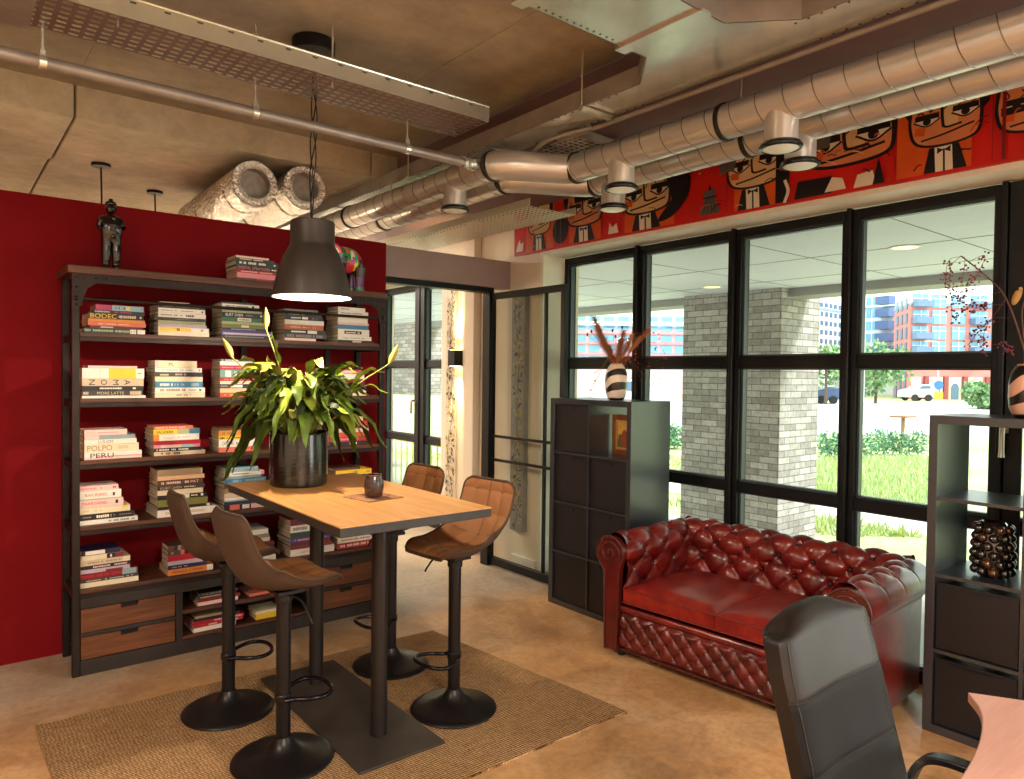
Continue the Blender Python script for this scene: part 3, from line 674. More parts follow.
# ---- pot plant, cup and mat
def plant():
    c = at(303, 480, 'Z', TZ); x, y = 1.46, 3.55; r = .145; h = .275
    t = thing('potted_plant', 'peace lily in a glossy black ribbed pot on the bar table', 'plant', (x, y, TZ))
    pr_ = [(0, .0), (r*.93, .0), (r*.97, .006)]
    for i in range(60): z = .01+i*(h-.02)/59; pr_.append((r*(.985+.015*math.sin(z*12))+.0001*math.sin(z*310), z))
    pr_ += [(r*1.0, h-.004), (r*.98, h), (r*.93, h-.002), (r*.92, h-.03), (0, h-.03)]
    MB().lathe(pr_, (0, 0, 0), 56).build('pot', mat('pot_glaze', '#120f0d', .24, 0, .5, 5, coat=.4), t)
    MB().lathe([(r*.915, h-.032), (r*.5, h-.024), (0, h-.02)], (0, 0, .004), 30).build('soil', mat('soil', '#2a1d13', .95, 0, .4, 60, .8, 80), t)
    leaf_b, stem_b = MB(), MB()
    # image-right is (0.78,-0.63) in plan, image-depth (0.63,0.78)
    rgt = Vector((.778, -.628, 0)); dep = Vector((.628, .778, 0)); rn = random.Random(5)
    def leaf(az, reach, top, tipz, ln, wd, m, fold=.25, ell=.8):
        """stem from the pot, blade arching to its tip"""
        d = rgt*math.cos(az)+dep*math.sin(az)*ell; base = d*.05+Vector((0, 0, h-.03)); st_end = d*reach+Vector((0, 0, top))
        P = [base, base.lerp(st_end, .5)+Vector((0, 0, .05)), st_end]; sp = smooth(P, 6); stem_b.tube(sp, [.004]*len(sp), 6)
        dirv = (sp[-1]-sp[-2]).normalized(); tip = st_end+d*ln*.8+Vector((0, 0, tipz)); mid = st_end.lerp(tip, .5)+Vector((0, 0, abs(ln)*.22)); ax = smooth([st_end, mid, tip], 8)
        side = d.cross(Vector((0, 0, 1))).normalized(); n = len(ax)-1; tw = rn.uniform(-.5, .5)
        def fn(u, v):
            i = min(n-1, int(v*n)); f = v*n-i; p = ax[i].lerp(ax[i+1], f); s = u*2-1
            w = wd*(math.sin(PI*min(1, v**.75))**.8)*(1-.15*v)+.001
            tt = (ax[i+1]-ax[i]).normalized(); sd = (side*math.cos(tw)+tt.cross(side)*math.sin(tw))
            up = sd.cross(tt); q = p+sd*s*w-up*abs(s)*w*fold*(-1)+up*.006*math.sin(v*17+s*3)*abs(s); q.z = max(q.z, .012+.01*abs(s)); return q
        leaf_b.grid(fn, 4, 14, m)
    G = [0, 1, 2, 3]
    for i in range(165):                                   # dense arching crown
        az = rn.uniform(0, 2*PI); k = rn.random()
        leaf(az, rn.uniform(.06, .20), h+rn.uniform(.06, .30), rn.uniform(-.16, .05), rn.uniform(.15, .25), rn.uniform(.024, .042), rn.choice([0, 0, 1, 1, 3, 2]))
    for i in range(26):                                   # drooping outer leaves
        az = rn.uniform(0, 2*PI); leaf(az, rn.uniform(.16, .24), h+rn.uniform(.05, .16), rn.uniform(-.26, -.14), rn.uniform(.16, .24), rn.uniform(.02, .034), rn.choice([0, 0, 3]))
    # the leaves that make the outline
    for args in ((PI*.98, .10, .58, .20, .06, .036, 1), (PI*.9, .13, .50, .16, .08, .034, 2), (2.0, .05, .48, .12, .12, .038, 1), (PI*.97, .22, .60, .03, .13, .022, 2), (.05, .26, .50, .08, .22, .024, 1), (.9, .1, .46, .08, .14, .04, 1),  (PI*.95, .24, .52, -.02, .16, .026, 2), (0, .22, .42, .05, .30, .03, 1), (0.1, .24, .40, -.22, .26, .022, 0), (PI, .22, .26, -.32, .24, .03, 0), (PI*.9, .30, .34, -.30, .12, .02, 0), (-.9, .06, .36, .2, .06, .034, 1), (PI*1.1, .2, .36, .0, .22, .036, 2), (-.5, .16, .34, .03, .2, .038, 1), (-2.2, .12, .3, -.14, .2, .036, 2)): leaf(*args)
    leaf_b.build('foliage', [mat('leaf_dark', '#445716', .5, 0, .35, 14, spec=.3), mat('leaf_lime', '#788a28', .5, 0, .3, 14, spec=.3), mat('leaf_olive', '#80803a', .55, 0, .3, 14, spec=.25), mat('leaf_deep', '#243211', .5, 0, .3, 14, spec=.3)], t, ang=80)
    stem_b.build('stems', mat('stem_green', '#7d8a34', .5), t)
    for (d0, d1, z0, z1, lean) in ((-.035, -.17, .2, .78, .0), (-.10, -.34, .2, .63, -.06), (.16, .46, .18, .61, .06)):
        f = MB(); p0 = rgt*d0*.4+Vector((0, 0, h-.03)); p1 = rgt*d1+Vector((0, 0, h+z1-.26)); f.tube(smooth([p0, p0.lerp(p1, .5)+Vector((0, 0, .05)), p1], 6), .0032, 6)
        dd = Vector((0, 0, 1))+rgt*lean*8; dd.normalize(); sd = dep.normalized()
        def fn(u, v): s = u*2-1; w = .016*math.sin(PI*v**.8)**.9+.0006; q = p1+dd*v*.115; return q+(dd.cross(sd).normalized()*s*w)+sd*(abs(s)**2*w*.8-.01)
        f.grid(fn, 6, 12, 1); f.tube([p1, p1+dd*.045], [.006, .004], 8, 2)
        q = f.build('flower', [mat('stem_green', '#7d8a34', .5), mat('spathe_yellow', '#a39b3e', .5, 0, .15, 10), mat('spadix_gold', '#b69a2e', .7)], t, ang=80)
plant()
c = at(372, 501, 'Z', TZ)
pm = MB(); r_ = Vector((.13, -.085, 0)).normalized(); 
cp_ = Vector((1.59, 2.985, TZ))
mt = thing('place_mat', 'thin patterned square mat on the table under the cup', 'mat', cp_, .15)
MB().box(-.10, .10, -.10, .10, .0006, .0036).build('sheet', mat('mat_brown', '#9a6a4a', .6, 0, .3, 25), mt, bev=.001)
b = MB(); rn = random.Random(3)
for i in range(26): x, y = rn.uniform(-.085, .085), rn.uniform(-.085, .085); a = rn.uniform(0, PI); b.obox((x, y, .0042), (rn.uniform(.01, .035), .004, .0008), rotm('Z', a))
for s in (-1, 1): b.box(-.095, .095, s*.094-.002, s*.094+.002, .0037, .0044)
b.build('print', mat('mat_print', '#4d3a3a', .6), mt)
cu_ = thing('cup', 'small dark ribbed brown cup on the patterned mat', 'cup', (cp_.x-.005, cp_.y-.01, TZ+.0046))
pr_ = [(0, 0), (.028, 0), (.033, .003)]
for i in range(30): z = .005+i*.095/29; pr_.append((.034+.010*math.sin(PI*min(1, (z+.012)/.115)), z))
pr_ += [(.036, .103), (.0335, .103), (.036, .07), (.03, .012), (0, .010)]
cm = MB(); cm.lathe(pr_, (0, 0, 0), 48)
cm.v = [(x*(1+.018*math.sin(20*math.atan2(y, x))), y*(1+.018*math.sin(20*math.atan2(y, x))), z) for x, y, z in cm.v]
cm.build('body', mat('cup_glaze', '#3b2420', .25, 0, .5, 18, coat=.4), cu_)
MB().lathe([(.0365, .1015), (.0372, .1045), (.034, .1055), (.0328, .1025)], (0, 0, 0), 40).build('rim', mat('cup_rim', '#6d4a3c', .3), cu_)
# ================================================================ chesterfield sofa
def sofa():
    W, D, RR = 1.55, .88, .096; AC = (.10, .603)
    t = thing('chesterfield_sofa', 'oxblood red button-tufted leather sofa under the windows', 'sofa', (3.04, 2.955, 0), math.radians(-86))
    def path(pts, arc_c, a0, a1, tail):
        P = [Vector(p) for p in pts]
        for i in range(15): a = a0+(a1-a0)*i/14; P.append(Vector((arc_c[0]+RR*math.cos(a), arc_c[1]+RR*math.sin(a))))
        P += [Vector(p) for p in tail]; S = [0]
        for a, b in zip(P[:-1], P[1:]): S.append(S[-1]+(b-a).length)
        return P, S
    def ev(P, S, s):
        for i in range(len(S)-1):
            if S[i+1] >= s-1e-9:
                f = (s-S[i])/max(1e-9, S[i+1]-S[i]); return P[i].lerp(P[i+1], f), (P[i+1]-P[i]).normalized()
        return P[-1], (P[-1]-P[-2]).normalized()
    def tuft(u, v, au, av, A, lim):
        p = u/au+v/av; q = u/au-v/av; h = (abs(math.sin(PI*p))*abs(math.sin(PI*q)))**.42
        rp, rq = p-round(p), q-round(q); r2 = rp*rp+rq*rq; h -= .95*math.exp(-r2/.010)
        fade = max(0, min(1, (lim-v)/.05)); return A*(h-.25)*fade
    btn = mat('button_dark', '#2a0b09', .6, 0)
    # arms: cross-section in local (x, z); s = +1 left, mirrored for right
    Pa, Sa = path([(.185, .36), (.180, .46), (.182, .53)], AC, -.55, PI+.55, [(.05, .52), (.055, .05)])
    for side in (0, 1):
        b = MB(); y0, y1 = .035, D-.09; nu, nv = 84, 96; lim = .40
        def fn(u, v):
            yy = y0+(y1-y0)*u; s = Sa[-1]*v; p, d = ev(Pa, Sa, s); n = Vector((d.y, -d.x)); h = tuft(yy-.02, s-.05, .20, .20, .034, lim)
            # leather pleats running over the outside of the roll
            if s > lim: h -= .006*math.exp(-((math.sin(PI*(yy-.02)/.20))**2)/.006)*max(0, 1-(s-lim)/.16)
            x = p.x+n.x*h; z = p.y+n.y*h; return Vector((W-x if side else x, yy, z))
        b.grid(fn, nu, nv)
        k = MB()
        for i in range(-12, 14):
            for j in range(-2, 14):
                if (i+j) % 2: continue
                u = i*.10+.02; v = j*.10+.05
                if y0+.03 < u < y1-.02 and .02 < v < lim-.02:
                    p, d = ev(Pa, Sa, v); n = Vector((d.y, -d.x)); q = Vector((p.x-n.x*.012, u, p.y-n.y*.012)); q.x = W-q.x if side else q.x; k.ell(q, .011, 10, 6)
        b.join(k, 1).build('arm', [ox_leather, btn], t, ang=70, weld=False)
        # front facing of the arm: scroll and post
        out = [(AC[0]+RR*math.cos(x), AC[1]+RR*math.sin(x)) for x in [-.62+(PI+1.24)*i/26 for i in range(27)]]+[(.06, .50), (.07, .04), (.155, .04), (.165, .5)]
        if side: out = [(W-x, z) for x, z in out]
        f = MB().prism(out, 'y', 0, .045).build('arm_front', leather('arm_front_leather', '#380b0a', '#55110f', '#6e1d17', .32, .3), t, bev=.008)
        k = MB(); pts = [(x, -.002, z) for x, z in out]; k.tube(pts, .005, 8, closed=True)
        sp = [(AC[0]+(RR*.80-.072*i/40)*math.cos(-.6+i*.26), -.003, AC[1]+(RR*.80-.072*i/40)*math.sin(-.6+i*.26)) for i in range(41)]
        if side: sp = [(W-x, y, z) for x, y, z in sp]
        k.tube(sp, .007, 8); kp = k
        k = MB()
        for i in range(0, 27, 1):
            x = -.62+(PI+1.24)*i/26; px_, pz_ = AC[0]+RR*.90*math.cos(x), AC[1]+RR*.90*math.sin(x); k.ell((W-px_ if side else px_, -.001, pz_), .0042, 8, 5)
        kp.join(k, 1).build('studded_piping', [mat('piping_dark', '#4a100e', .4, 0, coat=.2), mat('brass_stud', '#6e4a24', .35, .9)], f)
    # back
    Pb, Sb = path([(.225, .36), (.215, .44), (.198, .53)], (.10, .605), -.55, PI+.55, [(.03, .5), (.03, .05)])
    b = MB(); x0, x1, lim = .10, W-.10, .43
    def fb(u, v):
        xx = x0+(x1-x0)*u; s = Sb[-1]*v; p, d = ev(Pb, Sb, s); n = Vector((d.y, -d.x)); h = tuft(xx-W/2, s-.05, .20, .20, .038, lim)
        if s > lim: h -= .006*math.exp(-((math.sin(PI*(xx-W/2)/.20))**2)/.006)*max(0, 1-(s-lim)/.16)
        return Vector((xx, D-(p.x+n.x*h), p.y+n.y*h))
    b.grid(fb, 150, 96)
    k = MB()
    for i in range(-9, 10):
        for j in range(-2, 14):
            if (i+j) % 2: continue
            xx = i*.10+W/2; v = j*.10+.05
            if x0+.07 < xx < x1-.07 and .02 < v < lim-.02:
                p, d = ev(Pb, Sb, v); n = Vector((d.y, -d.x)); k.ell((xx, D-(p.x-n.x*.012), p.y-n.y*.012), .011, 10, 6)
    b.join(k, 1).build('backrest', [ox_leather, btn], t, ang=70, weld=False)
    # tufted front panel, rail and body
    b = MB(); xa, xb, za, zb = .165, W-.165, .06, .262
    def fp(u, v): x = xa+(xb-xa)*u; z = za+(zb-za)*v; e = min(1, min(v, 1-v)/.10); return Vector((x, .040-(.012+tuft(x-W/2, z-.16, .10, .10, .022, 9))*e, z))
    b.grid(fp, 150, 40)
    k = MB()
    for i in range(-12, 13):
        for j in (-1, 0, 1):
            if (i+j) % 2 == 0 and xa+.02 < W/2+i*.05 < xb-.02: k.ell((W/2+i*.05, .033, .16+j*.05), .007, 8, 5)
    b.join(k, 1).build('front_panel', [leather('panel_leather', '#3a0e0c', '#561512', '#6e1c17', .34, .3), btn], t, ang=70, weld=False)
    b = MB(); b.tube([(xa-.01, .045, .283), (xb+.01, .045, .283)], .021, 14); b.box(xa-.01, xb+.01, .045, .12, .264, .303); b.build('front_rail', ox_leather, t)
    b = MB(); b.box(.08, W-.08, .05, D-.05, .05, .30); b.build('body', ox_leather, t, bev=.01)
    b = MB(); b.tube([(xa, .034, .052), (xb, .034, .052)], .007, 8); b.build('piping', mat('piping_dark', '#4a100e', .4, 0, coat=.2), t)
    for x in (.13, W-.13):
        for y in (.08, D-.10): MB().lathe([(0, 0), (.022, 0), (.03, .02), (.028, .045), (.02, .05), (.02, .055)], (x, y, 0), 18).build('foot', mat('foot_dark', '#1e0f0a', .4), t)
    # two seat cushions
    for i in (0, 1):
        a = .192+i*.588; e = a+.584; b = MB(); n = 30
        def top(u, v, s):
            x = a+(e-a)*u; y = .012+(.655-.012)*v; ed = min(1, min(u, 1-u, v, 1-v)/.09)**.5; cr = .030*(math.sin(PI*u)*math.sin(PI*v))**.5
            wr = .002*math.sin(23*x+9*y)*math.sin(17*y-5*x); z = .372+s*(.036+.018*ed+(cr+wr if s > 0 else 0)*ed); return Vector((x, y, z))
        b.grid(lambda u, v: top(u, v, 1), n, n); o = len(b.v); b.grid(lambda u, v: top(u, v, -1), n, n); w = n+1
        ring = [q for q in range(w)]+[w*j+n for j in range(1, n+1)]+[w*n+q for q in range(n-1, -1, -1)]+[w*j for j in range(n-1, 0, -1)]
        for q in range(len(ring)): r1, r2 = ring[q], ring[(q+1) % len(ring)]; b.f.append([r1, r2, o+r2, o+r1]); b.m.append(0); b.sm.append(True)
        cu = b.build('seat_cushion', cushion_leather, t, ang=50)
        k = MB()
        for s in (1, -1): k.tube([top(*p, s)+Vector((0, 0, .002*s)) for p in [(j/20, 0) for j in range(20)]+[(1, j/20) for j in range(20)]+[(1-j/20, 1) for j in range(20)]+[(0, 1-j/20) for j in range(20)]], .0055, 8, closed=True)
        k.build('piping', mat('cushion_piping', '#6a1512', .4, 0, coat=.2), cu)
sofa()

# ================================================================ cube cabinets
def cube_unit(label, loc, rz, cols, rows, open_cells, insert):
    """open shelf unit, front at local y=0, depth .39; loc = front left bottom corner seen from its front"""
    t = thing('cube_cabinet', label, 'cabinet', loc, rz); c = .335; o, i_ = .038, .016; Wd = o*2+cols*c+(cols-1)*i_; H = o*2+rows*c+(rows-1)*i_; D = .385
    b = MB(); b.box(0, Wd, 0, D, 0, o); b.box(0, Wd, 0, D, H-o, H); b.box(0, o, 0, D, o, H-o); b.box(Wd-o, Wd, 0, D, o, H-o); b.build('carcass', black_shelf, t, bev=.0015)
    b = MB()
    for k in range(1, rows): z = o+k*c+(k-1)*i_; b.box(o, Wd-o, .003, D-.003, z, z+i_)
    b.build('shelf', black_shelf, t)
    b = MB()
    for k in range(1, cols):
        x = o+k*c+(k-1)*i_
        for r in range(rows): z = o+r*(c+i_); b.box(x, x+i_, .003, D-.003, z, z+c)
    b.build('divider', black_shelf, t)
    for r in range(rows):
        for k in range(cols):
            if (k, r) in open_cells: continue
            x = o+k*(c+i_); z = o+r*(c+i_); insert(t, x, z, c, k, r)
    return t, (o, c, i_, Wd, H, D)
def insert_door(t, x, z, c, k, r):
    f = MB(); f.box(x+.003, x+c-.003, .012, .028, z+.003, z+c-.003); d = f.build('door', black_insert, t, bev=.002)
    g = MB(); g.box(x+.012, x+c-.012, .028, .36, z+.008, z+c-.008); g.build('insert_box', black_insert, t)
    h = MB(); h.box(x+c/2-.035, x+c/2+.035, .004, .012, z+c-.03, z+c-.022); h.build('door_pull', black_insert, d)
# cabinet between the glass door and the sofa: front faces -X
cb1, dim = cube_unit('tall black cube cabinet with a vase on top, left of the sofa', (3.434, 3.815, 0), -PI/2, 2, 4, {(1, 3)}, insert_door)
# cabinet at the right edge
def insert_box(t, x, z, c, k, r):
    f = MB(); y0 = .02; f.box(x+.008, x+c-.008, y0, y0+.012, z+.004, z+c-.028); d = f.build('drawer', black_insert, t, bev=.002)
    # cloth front with a sagging upper edge
    g = MB()
    def fn(u, v): xx = x+.006+(c-.012)*u; zz = z+.006+(c-.03-.02*math.sin(PI*u))*v; return Vector((xx, y0-.006-.008*math.sin(PI*u)*v, zz))
    g.grid(fn, 16, 10); g.build('cloth_front', black_insert, d)
    g = MB(); g.box(x+.012, x+c-.012, y0+.012, .36, z+.004, z+c-.05); g.build('box_body', black_insert, t)
cb2, dim2 = cube_unit('tall black cube cabinet at the right edge, open upper shelves', (3.58, 1.365, 0), -PI/2, 2, 4, {(0, 3), (0, 2), (1, 3), (1, 2)}, insert_box)
# the curled dark cloth seen at the top of the upper box
# picture in the open cell
def picture():
    t = thing('picture_frame', 'brown wood framed picture standing in the open cabinet cell', 'picture', (3.434+.20, 3.30, 1.0925), -PI/2-.12)
    w, h = .21, .27; f = MB()
    for a in ((-w/2, -w/2+.035, 0, h), (w/2-.035, w/2, 0, h)): f.box(a[0], a[1], -.01, .012, a[2], a[3])
    f.box(-w/2+.035, w/2-.035, -.01, .012, 0, .035); f.box(-w/2+.035, w/2-.035, -.01, .012, h-.035, h); f.build('frame', wood('picture_wood', '#6d3a1e', '#8a4c28', '#9c5a32', 2, 2), t, bev=.002)
    m = MB()
    for a in ((-w/2+.035, -w/2+.05, .035, h-.035), (w/2-.05, w/2-.035, .035, h-.035), (-w/2+.05, w/2-.05, .035, .05), (-w/2+.05, w/2-.05, h-.05, h-.035)): m.box(a[0], a[1], -.006, .010, a[2], a[3])
    m.build('gilt_slip', mat('gilt', '#c9a36a', .4, .4), t)
    a = MB(); a.box(-w/2+.05, w/2-.05, .002, .008, .05, h-.05)
    a.flat([(-w/2+.05, .0012, .05), (w/2-.05, .0012, .05), (w/2-.05, .0012, .10), (-w/2+.05, .0012, .10)], 1)
    a.flat([(.012+.036*math.cos(i*PI/10), .0009, .10+.07*math.sin(i*PI/10)) for i in range(20)], 2); a.flat([(-.05, .0006, .10), (-.02, .0006, .10), (-.01, .0006, .13), (-.045, .0006, .14)], 1)
    a.build('artwork', [mat('art_gold', '#d9a94e', .6, 0, .2, 30), mat('art_green', '#5d5a2b', .6, 0, .4, 30), mat('art_rust', '#9c4a30', .6, 0, .2, 30)], t, recalc=False)
picture()
# ---- vases
swirl = None
def swirl_mat(name, dark, light, sc, dirz):
    m, nt, b = _new(name); v = coords(nt, (1, 1, 1), (.5, .25, 0)); w = nt.nodes.new('ShaderNodeTexWave'); w.bands_direction = 'Z'; w.inputs['Scale'].default_value = sc
    w.inputs['Distortion'].default_value = 7; w.inputs['Detail'].default_value = 1; w.inputs['Detail Scale'].default_value = .9; L(nt, v, w.inputs['Vector'])
    L(nt, ramp(nt, w.outputs['Fac'], [(.44, dark), (.50, light)]), b.inputs['Base Color']); b.inputs['Roughness'].default_value = .3; b.inputs['Coat Weight'].default_value = .3; return m
vz = dim[4]
vp = at(616, 398, 'X', 3.434+.17)
v1 = thing('vase', 'black and cream swirl vase standing on the tall cube cabinet', 'vase', (vp.x, vp.y, vz+.0005))
MB().lathe([(0, 0), (.045, 0), (.055, .006), (.066, .03), (.074, .08), (.077, .13), (.072, .18), (.06, .215), (.046, .235), (.040, .24), (.036, .238), (.05, .21), (.06, .16), (.062, .08), (.05, .02), (0, .015)], (0, 0, 0), 44).build('body', swirl_mat('swirl_cream', '#1c1410', '#e9d7c6', 4.4, 1), v1)
MB().lathe([(.040, .2395), (.041, .246), (.036, .247), (.035, .24)], (0, 0, 0), 36).build('rim', mat('vase_rim', '#c98f63', .4), v1)
def bouquet():
    t = thing('dried_bouquet', 'dried orange pampas grass and berry sprigs in the swirl vase', 'dried flowers', (vp.x, vp.y, vz+.02)); rn = random.Random(9)
    rgt = Vector((.778, -.628, 0)); dep = Vector((.628, .778, 0)); up = Vector((0, 0, 1))
    def spot(dx, dz, dy=0): return rgt*dx+dep*dy+up*dz
    st_, pl, bd, br, bl = MB(), MB(), MB(), MB(), MB()
    def plume(dx, dz, ln, wd, m=0):
        e = spot(dx, dz); s = spot(dx*.1, .2); d = (e-s).normalized(); st_.tube([s, e], .002, 5); st_.tube([spot(0, .03), s], .002, 5)
        for i in range(800):
            f = rn.random(); p = e-d*ln*f; r = 2.0*wd*(math.sin(PI*min(1, f*.9+.08))**.7); a = rn.uniform(0, 2*PI); sd = (rgt*math.cos(a)+dep*math.sin(a)); q = p+sd*r*rn.uniform(.5, 1.7)+d*rn.uniform(.010, .035)
            n = d.cross(sd).normalized()*.0019; pl.add([p-n, p+n, q], [(0, 1, 2)], m)
    plume(-.15, .53, .24, .026); plume(-.13, .47, .2, .028, 1); plume(-.09, .40, .16, .03); plume(.045, .44, .2, .026, 1); plume(.10, .42, .18, .02); plume(.02, .38, .16, .024); plume(.21, .46, .14, .012, 1); plume(.15, .40, .14, .014); plume(-.05, .34, .13, .026, 1)
    for dx, dz in ((-.175, .44), (-.20, .42), (-.11, .45), (-.03, .45), (.03, .47), (-.01, .41), (-.10, .40)):
        e = spot(dx, dz, rn.uniform(-.03, .03)); st_.tube(smooth([spot(0, .05), spot(dx*.3, .28), e], 5), .0012, 5); bl.ell(e, (.007, .007, .012), 8, 6)
    for dx, dz in ((.24, .08), (.23, .03), (.14, .03), (-.13, .16), (-.17, .06), (-.14, .10), (.30, .12), (.2, .14)):
        e = spot(dx, dz, rn.uniform(-.02, .05)); st_.tube(smooth([spot(0, .05), spot(dx*.25, .27), e], 6), .001, 5)
        for k in range(4): bd.ell(e+Vector((rn.uniform(-.02, .02), rn.uniform(-.02, .02), rn.uniform(-.02, .02))), .004, 6, 4)
    for i in range(60):
        dx = rn.uniform(.05, .34); dz = rn.uniform(.2, .44); e = spot(dx, dz, rn.uniform(-.04, .08)); br.ell(e, rn.uniform(.003, .006), 6, 4)
        if i % 4 == 0: st_.tube(smooth([spot(0, .05), spot(dx*.3, .28), e], 5), .0009, 4)
    st_.build('stems', mat('stem_dry', '#7a4e2c', .8), t); pl.build('plumes', [mat('plume_orange', '#dba06c', .9), mat('plume_rust', '#c97c52', .9)], t, weld=False, recalc=False)
    bl.build('seed_heads', mat('seed_dark', '#1d1a26', .6), t); bd.build('berries', mat('berry_dark', '#2a1416', .5), t); br.build('red_bud_sprays', mat('bud_red', '#a5352c', .6), t)
bouquet()
vp2 = at(1024, 408, 'X', 3.58+.15)
v2 = thing('vase', 'black and pink swirl vase on the right cabinet, cut by the photo edge', 'vase', (vp2.x, vp2.y-.01, dim2[4]+.0005))
MB().lathe([(0, 0), (.04, 0), (.05, .006), (.064, .04), (.07, .09), (.069, .15), (.06, .20), (.045, .225), (.038, .23), (.034, .228), (.05, .19), (.058, .1), (.04, .02), (0, .015)], (0, 0, 0), 44).build('body', swirl_mat('swirl_pink', '#1a1210', '#dba890', 3.6, 1), v2)
MB().lathe([(.038, .2295), (.039, .236), (.034, .237), (.033, .23)], (0, 0, 0), 36).build('rim', mat('vase_rim', '#c98f63', .4), v2)
def branch():
    o = Vector((vp2.x, vp2.y-.01, dim2[4]+.02)); t = thing('berry_branch', 'bare branch with drooping red berry twigs in the right vase', 'dried flowers', o); rn = random.Random(4); X = 3.72
    def w(px, py, x=X): return at(px, py, 'X', x)-o
    a, tw, be, lf = MB(), MB(), MB(), MB()
    a.tube(smooth([(0, 0, .03), (0, 0, .2), w(1018, 330), w(1004, 295), w(985, 275), w(961, 256)], 6), [.004]*20+[.003]*11, 6)
    a.tube(smooth([w(1024, 340), w(1022, 310), w(1030, 290)], 4), .003, 6)
    for k, (s, c, e) in enumerate((((961, 256), (948, 262), (945, 290)), ((961, 256), (965, 262), (958, 300)), ((968, 262), (985, 256), (975, 280)), ((990, 280), (975, 276), (962, 300)), ((1000, 292), (975, 300), (955, 320)), ((1004, 305), (985, 305), (970, 312)), ((1010, 318), (990, 320), (968, 345)), ((961, 256), (950, 270), (952, 315)), ((1005, 300), (985, 330), (984, 352)), ((990, 345), (1000, 345), (1012, 352)))):
        P = smooth([w(*s), w(*c), w(*e, X-.03*(k % 3))], 7); tw.tube(P, .0011, 5)
        for i in range(30):
            p = P[rn.randrange(len(P)//2, len(P))]+Vector((rn.uniform(-.015, .015), rn.uniform(-.02, .02), rn.uniform(-.02, .02))); be.ell(p, rn.uniform(.0034, .0058), 6, 4, m=rn.choice([0, 0, 1]))
    lf.ell(w(1017, 296), (.012, .016, .042), 10, 8, M=rotm('X', .35), m=0); lf.ell(w(983, 306), (.006, .018, .007), 8, 6, m=1); lf.ell(w(1019, 291), (.01, .014, .015), 8, 6, m=1)
    a.build('branch', mat('branch_brown', '#5b3a2a', .7), t); tw.build('twigs', mat('twig_brown', '#6d3c30', .7), t); be.build('berry_sprays', [mat('berry_red', '#8c2430', .4), mat('berry_purple', '#43203c', .4)], t)
    lf.each('seed_pod', [mat('pod_tan', '#b98d50', .7), mat('pod_black', '#17151b', .6)], t)
branch()
def bubble_vase():
    o, c, i_, Wd, H, D = dim2; x = 3.58+.15; p = at(992, 585, 'X', x); z0 = o+2*(c+i_)+.0006
    t = thing('bubble_vase', 'dark brown glass vase covered in round knobs on the right cabinet shelf', 'vase', (x, p.y, z0)); b = MB(); rn = random.Random(8)
    b.lathe([(0, 0), (.045, 0), (.055, .01), (.07, .06), (.072, .16), (.06, .22), (.05, .245), (.045, .25), (.04, .24), (.05, .2), (0, .19)], (0, 0, 0), 30)
    g = mat('bubble_glass', '#17110d', .08, .0, .5, 14, coat=1); kb = mat('bubble_gold', '#4a2c12', .12, .3, .6, 30, coat=1)
    b.build('body', g, t); k = MB()
    for r in range(6):
        for j in range(9):
            a = 2*PI*(j+.5*(r % 2))/9; z = .03+r*.038; rr = .068+.004*math.sin(r); k.ell((rr*math.cos(a), rr*math.sin(a), z), (.022, .022, .021), 12, 8, m=rn.choice([0, 0, 1]))
    k.build('knobs', [g, kb], t)
bubble_vase()
# ================================================================ desk and office chair in the foreground
ds = thing('desk', 'pinkish wood desk with a curved edge in the bottom right corner', 'desk', (2.0, .15, 0))
out = [tuple(p) for p in smooth([(2.291, .755), (2.20, .695), (2.09, .655), (1.95, .622), (1.772, .598), (1.55, .59)], 6)]
out = [(p[0], p[1]) for p in out]+[(1.48, .50), (1.48, -.55), (3.05, -.55), (3.05, .0), (2.62, .20)]
def loc(poly, t): return [(x-t.location.x, y-t.location.y) for x, y in poly]
MB().prism(loc(out, ds), 'z', .712, .74).build('desk_top', wood('desk_beech', '#b27f70', '#bd8d7d', '#c99b8b', 0, .8, .42, 5, grain=.1), ds, bev=.003)
for x, y in ((1.58, -.45), (2.92, -.45), (2.45, .15), (1.60, .35)):
    MB().tube([(x-2.0, y-.15, 0), (x-2.0, y-.15, .7115)], .03, 20).build('leg', mat('desk_leg', '#8d9094', .35, .8), ds)
MB().box(-.4, .9, -.62, -.60, .35, .70).build('modesty_panel', mat('desk_panel', '#c9a99b', .5), ds)

